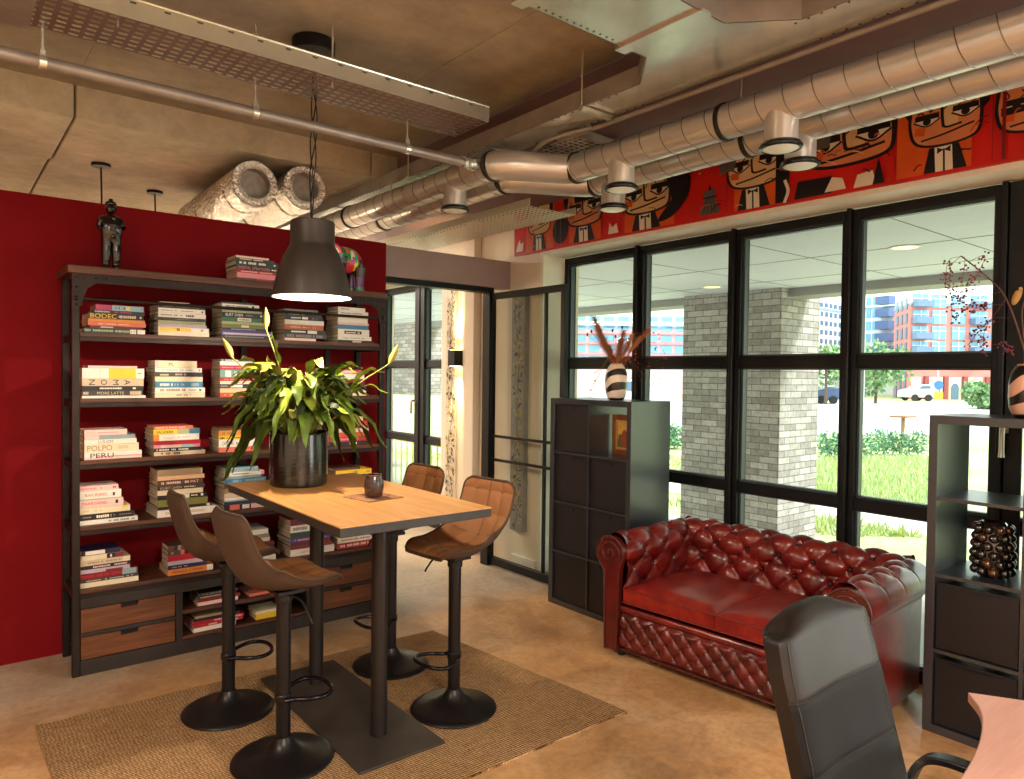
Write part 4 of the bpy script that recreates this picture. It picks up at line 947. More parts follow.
oc = thing('office_chair', 'black leather high-back office chair in the foreground', 'chair', (1.80, .72, 0))
def chair():
    # backrest: x across, facing -Y; front surface through Y~.90 at mid height, leaning back
    zb, zt = .42, 1.04
    def hw(v): return .228+.006*v if v < .80 else .2328-.016*((v-.8)/.2)
    def surf(u, v, s):
        s_ = u*2-1; z = zb+(zt-zb)*v; wv = hw(v)
        tp = 1.0
        if v > .90: q = (v-.90)/.10; tp = math.sqrt(max(0.0, 1-.30*q*q)); z -= .05*q*q*abs(s_)**3
        lean = .085+.17*v; th = .044*(1-abs(s_)**8*.55); th *= (1-.7*max(0, (v-.92)/.08)**2)
        bow = -.016*abs(s_)**2.2                                   # sides wrap forward
        g = 0
        for vz in (.44, .70): g += math.exp(-((v-vz)/.008)**2)
        y = lean+bow+s*th
        if s < 0: y += .004*g - .004*math.sin(PI*s_)*math.sin(5*v)
        return Vector((s_*wv*tp+.002, y, z))
    b = MB(); nu, nv = 36, 90
    b.grid(lambda u, v: surf(u, v, -1), nu, nv); o = len(b.v); b.grid(lambda u, v: surf(u, v, 1), nu, nv); w = nu+1
    ring = [i for i in range(w)]+[w*j+nu for j in range(1, nv+1)]+[w*nv+i for i in range(nu-1, -1, -1)]+[w*j for j in range(nv-1, 0, -1)]
    for i in range(len(ring)): a, c = ring[i], ring[(i+1) % len(ring)]; b.f.append([a, c, o+c, o+a]); b.m.append(0); b.sm.append(True)
    for i in range(nu*nv):
        if i//nu < .70*nv: b.m[i] = 1
    bk = b.build('backrest', [chair_leather, mat('chair_leather_dark', '#120d0b', .6, 0, .2, 12, .1, 200, spec=.15)], oc, ang=50)  # lower panels use a darker, duller leather than the top
    k = MB()
    for vz in (.44, .70): k.tube([surf(i/30, vz, -1)+Vector((0, -.0002, 0)) for i in range(31)], .0016, 6)
    k.tube([surf(.045, v/40, -1)+Vector((0, -.0002, 0)) for v in range(38)], .0014, 6); k.tube([surf(.955, v/40, -1)+Vector((0, -.0002, 0)) for v in range(38)], .0014, 6)
    k.build('seam', mat('seam_dark', '#0f0b0a', .5), bk)
    b = MB()
    def seat(u, v, s): s_ = u*2-1; t_ = v*2-1; e = 1-max(abs(s_), abs(t_))**8; return Vector((s_*.25, -.20+t_*.26, .43+s*(.045*e+.008)))
    b.grid(lambda u, v: seat(u, v, 1), 20, 20); o = len(b.v); b.grid(lambda u, v: seat(u, v, -1), 20, 20); w = 21; n = 20
    ring = [q for q in range(w)]+[w*j+n for j in range(1, n+1)]+[w*n+q for q in range(n-1, -1, -1)]+[w*j for j in range(n-1, 0, -1)]
    for q in range(len(ring)): r1, r2 = ring[q], ring[(q+1) % len(ring)]; b.f.append([r1, r2, o+r2, o+r1]); b.m.append(0); b.sm.append(True)
    b.build('seat', chair_leather, oc, ang=50)
    pl = mat('chair_plastic', '#17151a', .35)
    for s in (-1, 1):
        a = MB(); P = smooth([(s*.245, .10, .50), (s*.30, .085, .575), (s*.315, .03, .605), (s*.315, -.10, .607), (s*.315, -.26, .597), (s*.31, -.33, .565), (s*.285, -.30, .50), (s*.24, -.22, .40)], 6)
        vs = []; 
        for i, p in enumerate(P):
            d = (P[min(i+1, len(P)-1)]-P[max(i-1, 0)]).normalized(); sd = Vector((1, 0, 0)); u = sd.cross(d).normalized()
            vs += [p+sd*.024+u*.010, p-sd*.024+u*.010, p-sd*.024-u*.010, p+sd*.024-u*.010]
        fs = []
        for i in range(len(P)-1):
            for j in range(4): fs.append((i*4+j, i*4+(j+1) % 4, (i+1)*4+(j+1) % 4, (i+1)*4+j))
        fs += [(3, 2, 1, 0), tuple(len(vs)-4+j for j in range(4))]; a.add(vs, fs, 0, True); a.build('armrest', pl, oc, bev=.004, ang=50)
    b = MB(); b.cyl((0, -.16, .10), (0, -.16, .30), .028, n=20); b.cyl((0, -.16, .28), (0, -.16, .38), .02, n=16); b.build('gas_column', black_metal, oc)
    b = MB()
    for i in range(5):
        a = 2*PI*i/5+.3; b.tube([(0, -.16, .12), (.16*math.cos(a), -.16+.16*math.sin(a), .105), (.29*math.cos(a), -.16+.29*math.sin(a), .075)], [.028, .022, .015], 10)
    b.build('star_base', pl, oc)
    for i in range(5):
        a = 2*PI*i/5+.3; c = Vector((.29*math.cos(a), -.16+.29*math.sin(a), .026)); k = MB(); d = Vector((-math.sin(a), math.cos(a), 0))
        k.cyl(c-d*.022, c-d*.006, .026, n=18); k.cyl(c+d*.006, c+d*.022, .026, n=18); k.cyl(c, c+Vector((0, 0, .05)), .008, n=8); k.build('caster', pl, oc)
    b = MB(); b.tube(smooth([(0, .02, .40), (0, .14, .41), (0, .19, .48), (0, .20, .62)], 5), .022, 10); b.build('back_bracket', pl, oc)
chair()
# ================================================================ bookcase
X0, X1, YF, YK = .562, 2.395, 4.355, 4.742
SHZ = {'top': 2.172, 's1': 1.825, 's2': 1.474, 's3': 1.146, 's4': .795, 's5': .457, 'cu': .252, 'cl': .101}
bc = thing('bookcase', 'wide dark metal and wood bookcase full of stacked books at the red wall', 'bookcase', ((X0+X1)/2, (YF+YK)/2, 0))
BO = Vector(bc.location)
def bpart(mb, name, m, parent=None, **k):
    return mb.build(name, m, parent or bc, loc=-BO if (parent is None) else None, **k)
for x in (X0, X1-.036):
    for y in (YF, YK-.036):
        b = MB(); b.box(x, x+.036, y, y+.036, 0, 2.13); bpart(b, 'post', iron, bev=.003)
for x in (1.555, 2.135):
    b = MB(); b.box(x, x+.035, YK-.012, YK, .457, 2.10); bpart(b, 'back_strap', iron)
k = MB()                                                     # riveted corner gussets
for x, s in ((X0, 1), (X1, -1)):
    pts = [(x, 2.13), (x+s*.19, 2.13), (x+s*.185, 2.105), (x+s*.12, 2.09), (x+s*.07, 2.055), (x+s*.05, 2.0), (x+s*.045, 1.96), (x, 1.95)]
    k.prism(pts, 'y', YF-.006, YF-.001)
    for q in ((.02, 2.11), (.06, 2.11), (.11, 2.112), (.16, 2.115), (.02, 2.06), (.02, 2.01), (.02, 1.97)): k.ell((x+s*q[0], YF-.006, q[1]), .006, 8, 5)
for g_ in (0, 1):
    q_ = MB(); [q_.join(p_) for p_ in k.pieces() if (sum(v[0] for v in p_.v)/len(p_.v) > 1.48) == bool(g_)]; bpart(q_, 'gusset', iron)
k = MB(); k.tube([(X0+.01, YF+.006, 2.0), (X1-.01, YF+.006, 2.0)], .009, 10)
for x in (X0+.018, X1-.018): k.ell((x, YF-.002, 2.0), .013, 10, 6)
bpart(k, 'front_rod', iron)
b = MB(); b.box(X0-.02, X1+.015, YF-.012, YK+.01, 2.131, 2.172); bpart(b, 'top_board', shelf_wood, bev=.003)
b = MB(); b.box(X0+.036, X1-.036, YF-.001, YF+.004, 2.085, 2.130); bpart(b, 'top_rail', iron)
for s in ('s1', 's2', 's3', 's4', 's5'):
    z = SHZ[s]; b = MB(); b.box(X0+.037, X1-.037, YF+.005, YK-.013, z-.022, z); sh = bpart(b, 'shelf_board', shelf_wood, bev=.002)
    m = MB(); m.box(X0+.037, X1-.037, YF+.002, YF+.008, z-.046, z-.0225); m.box(X0+.037, X1-.037, YF+.009, YF+.03, z-.030, z-.0225); m.box(X0+.005, X0+.030, YF+.037, YK-.037, z-.05, z-.015); m.box(X1-.030, X1-.005, YF+.037, YK-.037, z-.05, z-.015); m.build('shelf_angle', iron, sh)
# lower cabinet
dk = mat('carcass_dark', '#241a15', .5, 0, .2, 20)
b = MB(); b.box(X0+.037, X1-.037, YF+.002, YF+.03, .358, .410); b.box(X0+.037, X1-.037, YF+.002, YF+.03, .0, .080); b.box(X0+.037, X1-.037, YK-.02, YK-.014, .0, .41)
b.box(X0+.037, X1-.037, YF+.03, YK-.02, .06, .080); b.box(X0+.037, 1.072, YF+.004, YF+.03, .207, .227); b.box(1.888, X1-.037, YF+.004, YF+.03, .207, .227)
for x in (1.072, 1.852): b.box(x, x+.036, YF+.002, YK-.021, .080, .358)
bpart(b, 'base_frame', dk, bev=.002)
b = MB(); b.box(1.109, 1.851, YF+.006, YK-.021, .228, .251); bpart(b, 'cubby_shelf', shelf_wood, bev=.002)
b = MB(); b.box(1.109, 1.851, YF+.006, YK-.021, .081, .100); bpart(b, 'cubby_floor', shelf_wood, bev=.002)
def drawer(x0, x1, z0, z1):
    b = MB(); c = (x0+x1)/2; n = .045; h = .024
    b.prism([(x0, z0), (x1, z0), (x1, z1), (c+n, z1), (c+n-.004, z1-h), (c-n+.004, z1-h), (c-n, z1), (x0, z1)], 'y', YF+.004, YF+.022)
    d = bpart(b, 'drawer', drawer_wood, bev=.0025)
    h_ = MB(); h_.box(c-n, c+n, YF+.024, YF+.026, z1-h-.004, z1); h_.build('finger_notch', black_metal, d)
for x0, x1 in ((X0+.040, 1.068), (1.892, X1-.040)):
    drawer(x0, x1, .229, .354); drawer(x0, x1, .084, .204)

# ================================================================ books, each one an object
pages_m = mat('paper_edge', '#b8a78d', .8, 0, .15, 60)
BYF = 4.378
BCOL = {'white': '#e9e4da', 'cream': '#e6d8b8', 'black': '#191719', 'grey': '#86827e', 'darkgrey': '#3a3735', 'navy': '#1f2244', 'blue': '#3f7fa8', 'paleblue': '#8fb0bd', 'greyblue': '#8aa0a4', 'teal': '#6d9a92', 'green': '#2d6b45', 'darkgreen': '#1f3d33', 'sage': '#a9b48c', 'olive': '#7b7a35', 'yellow': '#edc832', 'orange': '#d98a3a', 'salmon': '#d9705a', 'terracotta': '#b9623f', 'red': '#b3222b', 'crimson': '#a5112d', 'maroon': '#5e1220', 'pink': '#dd8a97', 'palepink': '#e8c5bf', 'magenta': '#b23a67', 'lilac': '#b9a8bd', 'purple': '#4a3a86', 'brown': '#5b3a28', 'taupe': '#9c8468', 'peach': '#e5bb90', 'beige': '#cdbba0', 'darkred': '#7c1a1f', 'orangered': '#cf5330'}
WORD = {'paleblue': 'pale blue', 'greyblue': 'grey-blue', 'darkgreen': 'dark green', 'darkgrey': 'dark grey', 'palepink': 'pale pink', 'darkred': 'dark red', 'orangered': 'orange-red'}
def bmat(c): return mat('cover_'+c, BCOL[c], .42, 0, .05, 30)
TXT = Matrix(((1, 0, 0, 0), (0, 0, -1, 0), (0, 1, 0, 0), (0, 0, 0, 1)))
ORD = ['topmost', 'second', 'third', 'fourth', 'fifth', 'sixth', 'seventh', 'eighth', 'ninth', 'tenth']
rb = random.Random(21)
NB = [0]
def book(x0, z0, w, th, dp, col, deco, label, y=None):
    t = thing('book', label, 'book', (x0, BYF if y is None else y, z0), math.radians(rb.uniform(-1.2, 1.2)), 'books stacked in the bookcase'); c = .0022 if th > .012 else .0014
    cv = MB(); cv.prism([(0, 0), (dp, 0), (dp, c), (c*1.4, c), (c*1.4, th-c), (dp, th-c), (dp, th), (0, th)], 'x', 0, w); cv.build('cover', bmat(col), t)
    pg = MB(); pg.box(.003, w-.003, c*1.4, dp-.004, c, th-c); pg.build('pages', pages_m, t)
    for k, d in enumerate(deco):
        if d[0] == 'b':                                     # colour panel on the spine
            _, c2, a, b_ = d[:4]; lo, hi = (d[4], d[5]) if len(d) > 4 else (.0, 1.0)
            m = MB(); m.box(w*a, w*b_, -.0006-.0003*k, 0, th*lo+.0002, th*hi-.0002); m.build('spine_panel', bmat(c2), t)
        elif d[0] == 't':                                   # lettering that can be read
            _, s, c2, a, b_ = d[:5]; f = d[5] if len(d) > 5 else .6
            M = Matrix.Translation((w*a, -.0012, th*(1-f)/2)) @ TXT; text_obj('lettering', s, th*f, bmat(c2), t, M, fit=(w*(b_-a), th*f))
        elif d[0] == 'v':                                   # letters turned sideways along the spine
            _, s, c2, a, b_ = d[:5]; n = len(s)
            for i, ch in enumerate(s):
                cx = w*(a+(b_-a)*(i+.5)/n); M = Matrix.Translation((cx-th*.36, -.0012, th*.86)) @ TXT @ Matrix.Rotation(-PI/2, 4, 'Z'); text_obj('lettering', ch, th*.7, bmat(c2), t, M, fit=(th*.72, th*.72))
        elif d[0] == 'm':                                   # title too small to read: rows of strokes
            _, c2, a, b_ = d[:4]; hh = d[4] if len(d) > 4 else .45; m = MB(); x = w*a; 
            while x < w*b_:
                l_ = rb.uniform(.004, .010); 
                if rb.random() > .14: m.box(x, min(x+l_, w*b_), -.0011, -.0003, th*(.5-hh/2*rb.uniform(.8, 1)), th*(.5+hh/2*rb.uniform(.8, 1)))
                x += l_+.0022
            if m.v: (m.each if len(m.v) <= 32 else m.build)('title_strokes', bmat(c2), t)
    NB[0] += 1
    return t
def stack(shelf, where, lpx, ypx, books, gap=.0008, y=None):
    """books listed top to bottom as (left px or None, right px, thickness px, colour, look, deco)"""
    p = at(lpx, ypx, 'Y', BYF); k = ((p-CAM_LOC).dot(_F))/FPX; z = SHZ[shelf]+.0006; n = len(books); objs = []
    for i in range(n-1, -1, -1):
        l, r, th, col, look, deco = books[i]; xa = at(l or lpx, ypx, 'Y', BYF).x; xb = at(r, ypx, 'Y', BYF).x; t_ = th*k*.985
        pos = ORD[i]+(' down' if 0 < i < n-1 else '') if i < n-1 else 'lowest'
        words = look or (WORD.get(col, col)+' book')
        book(xa, z, xb-xa, t_, min(.30, max(.15, (xb-xa)*.86)), col, deco, '%s, %s %s' % (words, pos, where), y=y); z += t_+gap
def T(s, c, a, b, f=.6): return ('t', s, c, a, b, f)
def Mk(c, a, b, h=.45): return ('m', c, a, b, h)
def Bk(c, a, b, lo=0., hi=1.): return ('b', c, a, b, lo, hi)
S1 = ' stack on the first shelf'
def wh(col, sh): return 'in the %s stack on the %s shelf' % (col, sh) if False else 'in %s stack, %s shelf' % (col, sh)
stack('top', 'in the stack on the bookcase top', 237, 279.7, [
    (240-4, 268.8, 2, 'palepink', 'thin pale pink book', []), (235.8, 274, 2.2, 'darkgrey', 'thin dark grey book', [Mk('white', .1, .7)]),
    (235.8, 277.5, 5, 'darkgreen', 'dark green book with white title', [Mk('white', .08, .7, .5), Bk('white', .9, .94, .35, .65)]), (None, 278, 4.5, 'black', 'black book with a pink title', [T('DIGITAL STRATEGIES', 'pink', .03, .8, .62), Mk('white', .84, .96, .3)]),
    (None, 276, 2.7, 'red', 'thin red book', [Mk('palepink', .1, .9, .4)]), (None, 276, 5, 'pink', 'bright pink book', []), (None, 275, 3, 'brown', 'thin brown book', [Bk('red', .5, .9, .4, 1)])])
stack('s1', wh('first', 'highest inner'), 84, 335, [
    (96, 143.9, 5.5, 'magenta', 'book with magenta and pale blue spine', [Bk('paleblue', .33, .99), Bk('yellow', .62, .7, .2, .9), Mk('navy', .4, .6, .4), Mk('black', .9, .95, .3)]),
    (94, 144.7, 3, 'navy', 'thin navy book', [Mk('beige', .02, .3, .5), Mk('magenta', .4, .75, .4)]),
    (88.5, 143.5, 5.6, 'black', 'black book with yellow lettering', [T('BODEC', 'yellow', .03, .5, .8), Mk('beige', .54, .86, .55), Bk('beige', .93, .96, .3, .7)]),
    (88, 145, 3, 'orange', 'orange book', []), (88, 145.7, 3.9, 'salmon', 'salmon book with pale title', [Mk('peach', .18, .7, .3)]),
    (89.6, 143, 2.5, 'maroon', 'thin maroon book with pale label', [Bk('beige', .2, .43, .2, .8)]),
    (83.8, 145.7, 4.6, 'darkgreen', 'green book with white right end', [Mk('sage', .02, .82, .5), Bk('white', .74, .99), Bk('darkgreen', .84, .86)])])
stack('s1', wh('second', 'highest inner'), 158.4, 335.5, [
    (160.2, 189.5, 2.4, 'beige', 'small thin beige book', []), (None, 205, 3.6, 'darkgrey', 'dark grey book', [Mk('grey', .1, .9, .3)]),
    (None, 205, 4.6, 'white', 'white book with faint title', [Mk('grey', .06, .8, .2), Bk('darkgrey', .92, .95, .3, .7)]), (None, 205.7, 4.6, 'white', 'white book with black marks', [Mk('grey', .05, .5, .3), Mk('black', .57, .75, .4)]),
    (156.5, 206, 3.2, 'darkgrey', 'slim dark grey book', [Mk('grey', .4, .8, .3)]), (None, 205.6, 3.2, 'sage', 'pale green book', [Mk('olive', .5, .95, .3)]), (None, 207, 3, 'lilac', 'thin lilac book', []),
    (None, 209, 4.6, 'white', 'white book with a yellow panel', [Bk('yellow', .02, .64, .1, .9), Mk('black', .36, .41, .7), Mk('black', .84, .88, .4)]), (None, 209.3, 4, 'cream', 'cream book', [Bk('palepink', .3, .6, .3, .6)])])
stack('s1', wh('third', 'highest inner'), 222, 337.7, [
    (None, 254, 1.6, 'darkgrey', 'thin dark grey book', []), (None, 259.3, 4.8, 'white', 'white book', [Mk('grey', .1, .7, .35), Bk('darkgrey', .8, .86, .2, .8)]), (None, 262, 3.6, 'sage', 'sage green book', []),
    (None, 264.3, 4.8, 'black', 'black book with white title', [T('BURT OVEN', 'white', .08, .48, .6), Mk('grey', .55, .72, .3), Bk('white', .9, .94, .3, .7)]),
    (None, 262, 4.2, 'green', 'green book with a white label', [Bk('white', .38, .72, .1, .95), Mk('green', .42, .68, .35)]), (None, 264, 2.6, 'sage', 'thin sage book', []), (None, 265, 3.6, 'olive', 'olive book with gold label', [Bk('cream', .44, .62, .2, .8)]), (None, 266, 2.6, 'navy', 'thin navy book', [Mk('paleblue', .2, .75, .4)]),
    (None, 272, 4.4, 'purple', 'purple book with lilac band', [Bk('lilac', .02, .98, .05, .5)]), (None, 273.7, 3.2, 'black', 'black book', [Mk('grey', .06, .8, .35), Bk('white', .94, .98, .2, .8)])])
stack('s1', wh('fourth', 'highest inner'), 284.6, 340.4, [
    (None, 318, 3.4, 'grey', 'grey book', []), (None, 321, 3, 'darkgrey', 'dark grey book', [Mk('beige', .1, .6, .35)]), (None, 322.8, 4.2, 'black', 'black book with a white label', [Bk('white', .45, .6, .2, .8), Mk('white', .16, .42, .35), Mk('grey', .65, .85, .3)]), (None, 323.7, 4.6, 'white', 'white book', []),
    (None, 323.7, 5, 'terracotta', 'terracotta book', [Mk('peach', .1, .8, .25)]), (None, 325.6, 4, 'black', 'black book with two white labels', [Bk('white', .15, .5, .3, .7), Bk('white', .55, .78, .1, .9)]),
    (None, 326.7, 4.4, 'darkgrey', 'dark patterned book', [Mk('grey', .05, .9, .7)]), (None, 316, 2.6, 'palepink', 'thin pale pink book', [])])
stack('s1', wh('rightmost', 'highest inner'), 338, 341, [
    (None, 365, 4, 'white', 'white book', [Mk('grey', .1, .4, .3)]), (None, 367.7, 4, 'white', 'white book with grey marks', [Mk('grey', .1, .8, .25)]), (None, 368, 3, 'cream', 'cream book', [Mk('grey', .3, .6, .3)]), (None, 367.5, 4.2, 'white', 'plain white book', []),
    (None, 368.6, 2.2, 'palepink', 'thin pale pink book', []), (None, 368.6, 4.2, 'blue', 'light blue book', []), (None, 369, 7, 'white', 'thick white book with a black bar', [Bk('black', .2, .75, .3, .75), Mk('white', .24, .7, .2)]),
    (None, 371.7, 4, 'white', 'white book with small letters', [Mk('grey', .15, .8, .2)]), (None, 373.4, 2.6, 'black', 'thin black book', [Bk('beige', .4, .65, .2, .8)])])
stack('s2', wh('first', 'second'), 82, 397.3, [
    (88, 137, 2.4, 'palepink', 'thin pale pink book', []), (None, 144, 10.6, 'white', 'thick white book with a yellow panel', [Bk('yellow', .42, .86), Bk('grey', .89, .95, .45, .55), Bk('cream', .27, .28)]),
    (None, 143.5, 7.6, 'beige', 'beige book with sideways letters', [('v', 'NOMA', 'black', .06, .82)]), (None, 143.5, 4.6, 'black', 'black book with white title', [Mk('white', .28, .64, .4), Bk('white', .82, .87, .3, .7)]),
    (None, 143, 5, 'darkgrey', 'dark grey picture-spined book', [Mk('beige', .02, .1, .6), T('MORE LATTE', 'beige', .24, .68, .6), Bk('beige', .78, .97, .1, .9)]), (None, 145.7, 2.6, 'white', 'thin white book', [])])
stack('s2', wh('second', 'second'), 155, 398, [
    (None, 196.7, 7.2, 'cream', 'cream book with two black letters', [T('PL', 'black', .32, .44, .4), Bk('palepink', .0, .08)]), (None, 202, 4.4, 'white', 'white book with fine title', [Mk('grey', .1, .8, .2), Bk('red', .93, .96, .3, .7)]),
    (None, 202.3, 4.4, 'darkgrey', 'dark mixed-colour book', [Bk('sage', .1, .28, .2, .6), Mk('lilac', .42, .64, .4), Bk('black', .66, 1)]), (None, 202.7, 5, 'cream', 'plain cream book', []), (156, 202.7, 6, 'blue', 'blue book with white lettering', [Mk('white', .08, .4, .5), Mk('paleblue', .44, .7, .4), Bk('paleblue', .75, .92, .2, .8)]),
    (None, 204.8, 5, 'white', 'white book with brown title', [Mk('taupe', .1, .6, .5), Mk('grey', .66, .84, .25), Bk('black', .88, .92, .3, .7)]), (None, 204.8, 5, 'cream', 'cream book with grey title', [Mk('grey', .42, .72, .35)])])
stack('s2', wh('third', 'second'), 220, 397.7, [
    (None, 252, 2.2, 'darkgrey', 'thin dark book', [Mk('white', .05, .6, .5)]), (None, 254.7, 4, 'white', 'white book', []), (None, 254, 4.2, 'crimson', 'crimson book', [Mk('pink', .05, .9, .3)]), (None, 256, 8, 'teal', 'thick teal book with white labels', [Bk('white', .14, .3, .1, .9), Mk('white', .34, .46, .6), Mk('darkgreen', .5, .9, .6)]),
    (None, 256, 3.4, 'red', 'red book', [Mk('pink', .1, .6, .3)]), (None, 254, 3, 'cream', 'cream book', [Mk('grey', .3, .6, .3)]), (None, 256, 4.2, 'navy', 'navy book with a white label', [Bk('white', .28, .62, .2, .85), Mk('grey', .02, .2, .6)]), (None, 260.6, 4.4, 'peach', 'peach book', [Bk('sage', .7, 1, .2, .8)]), (None, 262, 4.2, 'orangered', 'orange-red book', [Mk('peach', .1, .3, .3)])])
stack('s2', wh('fourth', 'second'), 279, 398, [(None, 320, 5, 'salmon', 'salmon book behind the plant', []), (None, 318, 5, 'white', 'white book behind the plant', []), (None, 322, 6, 'darkgrey', 'dark grey book behind the plant', []), (None, 322, 5, 'red', 'red book behind the plant', [])])
stack('s2', wh('rightmost', 'second'), 338, 399, [(None, 362, 4.2, 'magenta', 'magenta book with white label', [Bk('palepink', .1, .6, .1, .8)]), (None, 364, 5, 'white', 'white book behind the plant', []), (None, 364, 6, 'darkred', 'dark red book behind the plant', []), (None, 366, 5, 'navy', 'navy book behind the plant', []), (None, 366, 6, 'cream', 'cream book behind the plant', [])])
stack('s3', wh('first', 'third'), 84.4, 459, [
    (None, 127, 5.6, 'palepink', 'pale pink book', [Mk('beige', .05, .25, .4), Bk('pink', .3, .8, .4, .55)]), (None, 135.3, 4.2, 'greyblue', 'grey-blue book', [Bk('palepink', .0, .28)]), (None, 136.5, 4.8, 'white', 'white book with grey letters', [T('LUUEM', 'grey', .26, .54, .7)]),
    (None, 139, 7.6, 'cream', 'cream book with gold letters', [T('POLPO', 'taupe', .05, .5, .72), Mk('beige', .6, .8, .5)]), (None, 141.6, 7.6, 'white', 'white book with black letters', [Bk('palepink', .0, 1, 0, .3), Bk('pink', .2, 1, .3, .45), T('PERU', 'black', .1, .5, .62)])])
stack('s3', wh('second', 'third'), 154, 456.5, [
    (None, 193, 3.2, 'salmon', 'salmon red book', [Mk('palepink', .05, .8, .4)]), (153.5, 200, 5, 'yellow', 'yellow book with blue right end', [Bk('sage', .5, .8), Bk('blue', .76, 1), T('SALSPIERA', 'darkgreen', .06, .42, .55)]), (153.5, 199.3, 6.4, 'white', 'thick cream-white book', [Bk('orange', 0, .12), Mk('palepink', .2, .8, .3)]), (None, 200.4, 4, 'crimson', 'crimson book', []),
    (None, 200.2, 3.2, 'palepink', 'pink and pale blue book', [Bk('paleblue', .58, .84), Bk('pink', .0, .14), Bk('pink', .84, 1)]), (None, 201.4, 3.4, 'black', 'black book with white title', [Mk('white', .05, .72, .5)]), (None, 205, 4, 'beige', 'beige book with dark title', [Mk('darkgrey', .1, .5, .5)])])
stack('s3', wh('third', 'third'), 218.7, 453.5, [
    (None, 241, 2.6, 'brown', 'thin brown book', []), (None, 251.6, 5.6, 'orange', 'orange book', [Mk('olive', .1, .5, .4)]), (None, 250, 3.6, 'yellow', 'yellow book with black title', [Mk('black', .05, .35, .6), Mk('olive', .5, .9, .4)]), (None, 259.4, 7.6, 'white', 'thick white book with grey letters', [T('CANTINA', 'grey', .08, .36, .5), Mk('grey', .42, .68, .4)]), (None, 259.8, 4.8, 'salmon', 'salmon book', [])])
stack('s3', wh('rightmost', 'third'), 329.5, 447, [
    (344, 363, 4, 'beige', 'small beige book', []), (None, 367.6, 5.2, 'red', 'red book', [Mk('salmon', .3, .8, .3)]), (None, 369, 2.6, 'darkgrey', 'dark grey book', []), (None, 368, 3.4, 'palepink', 'pale pink book', []), (None, 366, 4.4, 'orangered', 'orange-red book', []), (None, 367.5, 5, 'red', 'red book with pink title', [Mk('pink', .2, .8, .5)]), (None, 369, 3.6, 'black', 'black book with white label', [Bk('white', .5, .68, .2, .8), Bk('white', .22, .26, .2, .8)])])
stack('s4', wh('first', 'fourth'), 78.5, 524.6, [
    (None, 119.2, 5.2, 'palepink', 'pale pink book', [Mk('pink', .05, .45, .4), Mk('grey', .55, .6, .4), Mk('red', .86, .95, .4)]), (None, 122, 8.8, 'white', 'white book with red letters', [T('BAKBIJBEL', 'salmon', .16, .68, .42), Bk('darkgrey', .8, .85, .3, .7), Bk('sage', .0, 1, 0, .1)]), (None, 124, 8, 'palepink', 'pale book with red letters', [T('TAARTBIJBEL', 'salmon', .08, .66, .45), Bk('black', .82, .88, .35, .8)]),
    (None, 131, 6.4, 'cream', 'cream book with yellow corner', [Bk('yellow', .84, .96, .6, 1), Mk('beige', .1, .45, .3)]), (None, 135, 6, 'black', 'black book with white script', [Mk('grey', .08, .26, .3), Mk('white', .32, .58, .5), Mk('grey', .62, .95, .2)]), (None, 138.4, 4.6, 'white', 'white book with small marks', [Mk('grey', .5, .95, .4)])], y=4.396)
stack('s4', wh('second', 'fourth'), 157.5, 518.5, [
    (None, 202, 6.4, 'taupe', 'taupe book', [Bk('beige', .97, 1)]), (None, 204.3, 4.2, 'peach', 'peach book', []), (None, 203, 5.6, 'brown', 'brown book with white title', [Mk('palepink', .08, .68, .45), T('PAT', 'palepink', .72, .9, .5)]), (None, 204.3, 4.2, 'darkgrey', 'dark book with white title', [T('KURT OVEN', 'beige', .06, .5, .6), Mk('beige', .56, .8, .4)]), (None, 203, 5, 'cream', 'cream book', []),
    (None, 206.6, 4.4, 'black', 'black book with a white half', [Bk('white', .2, .64), Mk('white', .68, .82, .3), Bk('white', .88, .93, .2, .8)]), (None, 207.4, 7, 'olive', 'thick olive book', [Mk('darkgreen', .1, .5, .5)]), (None, 212, 3.2, 'black', 'thin black book', [Bk('white', .9, .96, .1, .9)]), (None, 217, 7.4, 'white', 'thick white book', [Mk('beige', .1, .8, .4)])])
stack('s4', wh('third', 'fourth'), 224.3, 511.7, [
    (None, 258, 4.6, 'paleblue', 'pale blue book', [Mk('greyblue', .1, .8, .3)]), (None, 264, 3.8, 'white', 'white book with pink ends', [Bk('pink', .0, .1), Bk('pink', .92, 1), Mk('grey', .2, .6, .4)]), (None, 261, 2.6, 'greyblue', 'thin grey-blue book', []), (None, 266, 4.6, 'blue', 'blue book with pale title', [Mk('paleblue', .2, .38, .4), Mk('paleblue', .5, .95, .5)]), (None, 262, 4.6, 'brown', 'brown book', []), (None, 260, 5, 'taupe', 'taupe book', []),
    (None, 262, 4.4, 'beige', 'beige book', []), (None, 264, 3.8, 'paleblue', 'light blue-grey book', [Bk('white', .0, .5, .4, 1)]), (None, 266, 3.2, 'navy', 'navy book', []), (None, 268, 5.4, 'black', 'black book with pink and white panels', [Bk('salmon', .12, .34), Bk('white', .4, .56, .1, .9), Bk('palepink', .6, .98, .05, .95)])])
stack('s4', wh('rightmost', 'fourth'), 335.7, 494, [
    (332, 360, 2.4, 'brown', 'thin brown book', []), (None, 371.2, 5.4, 'yellow', 'bright yellow book', [Mk('olive', .44, .6, .5), Mk('orange', .85, .95, .4)]), (None, 371, 5, 'black', 'black book with white title', [Mk('white', .45, .95, .4)]), (None, 371, 3.6, 'orange', 'orange book', []), (None, 374, 4.4, 'cream', 'cream book', []), (None, 374, 4.6, 'darkgrey', 'dark grey book', []), (None, 375, 5, 'white', 'white book', [])])
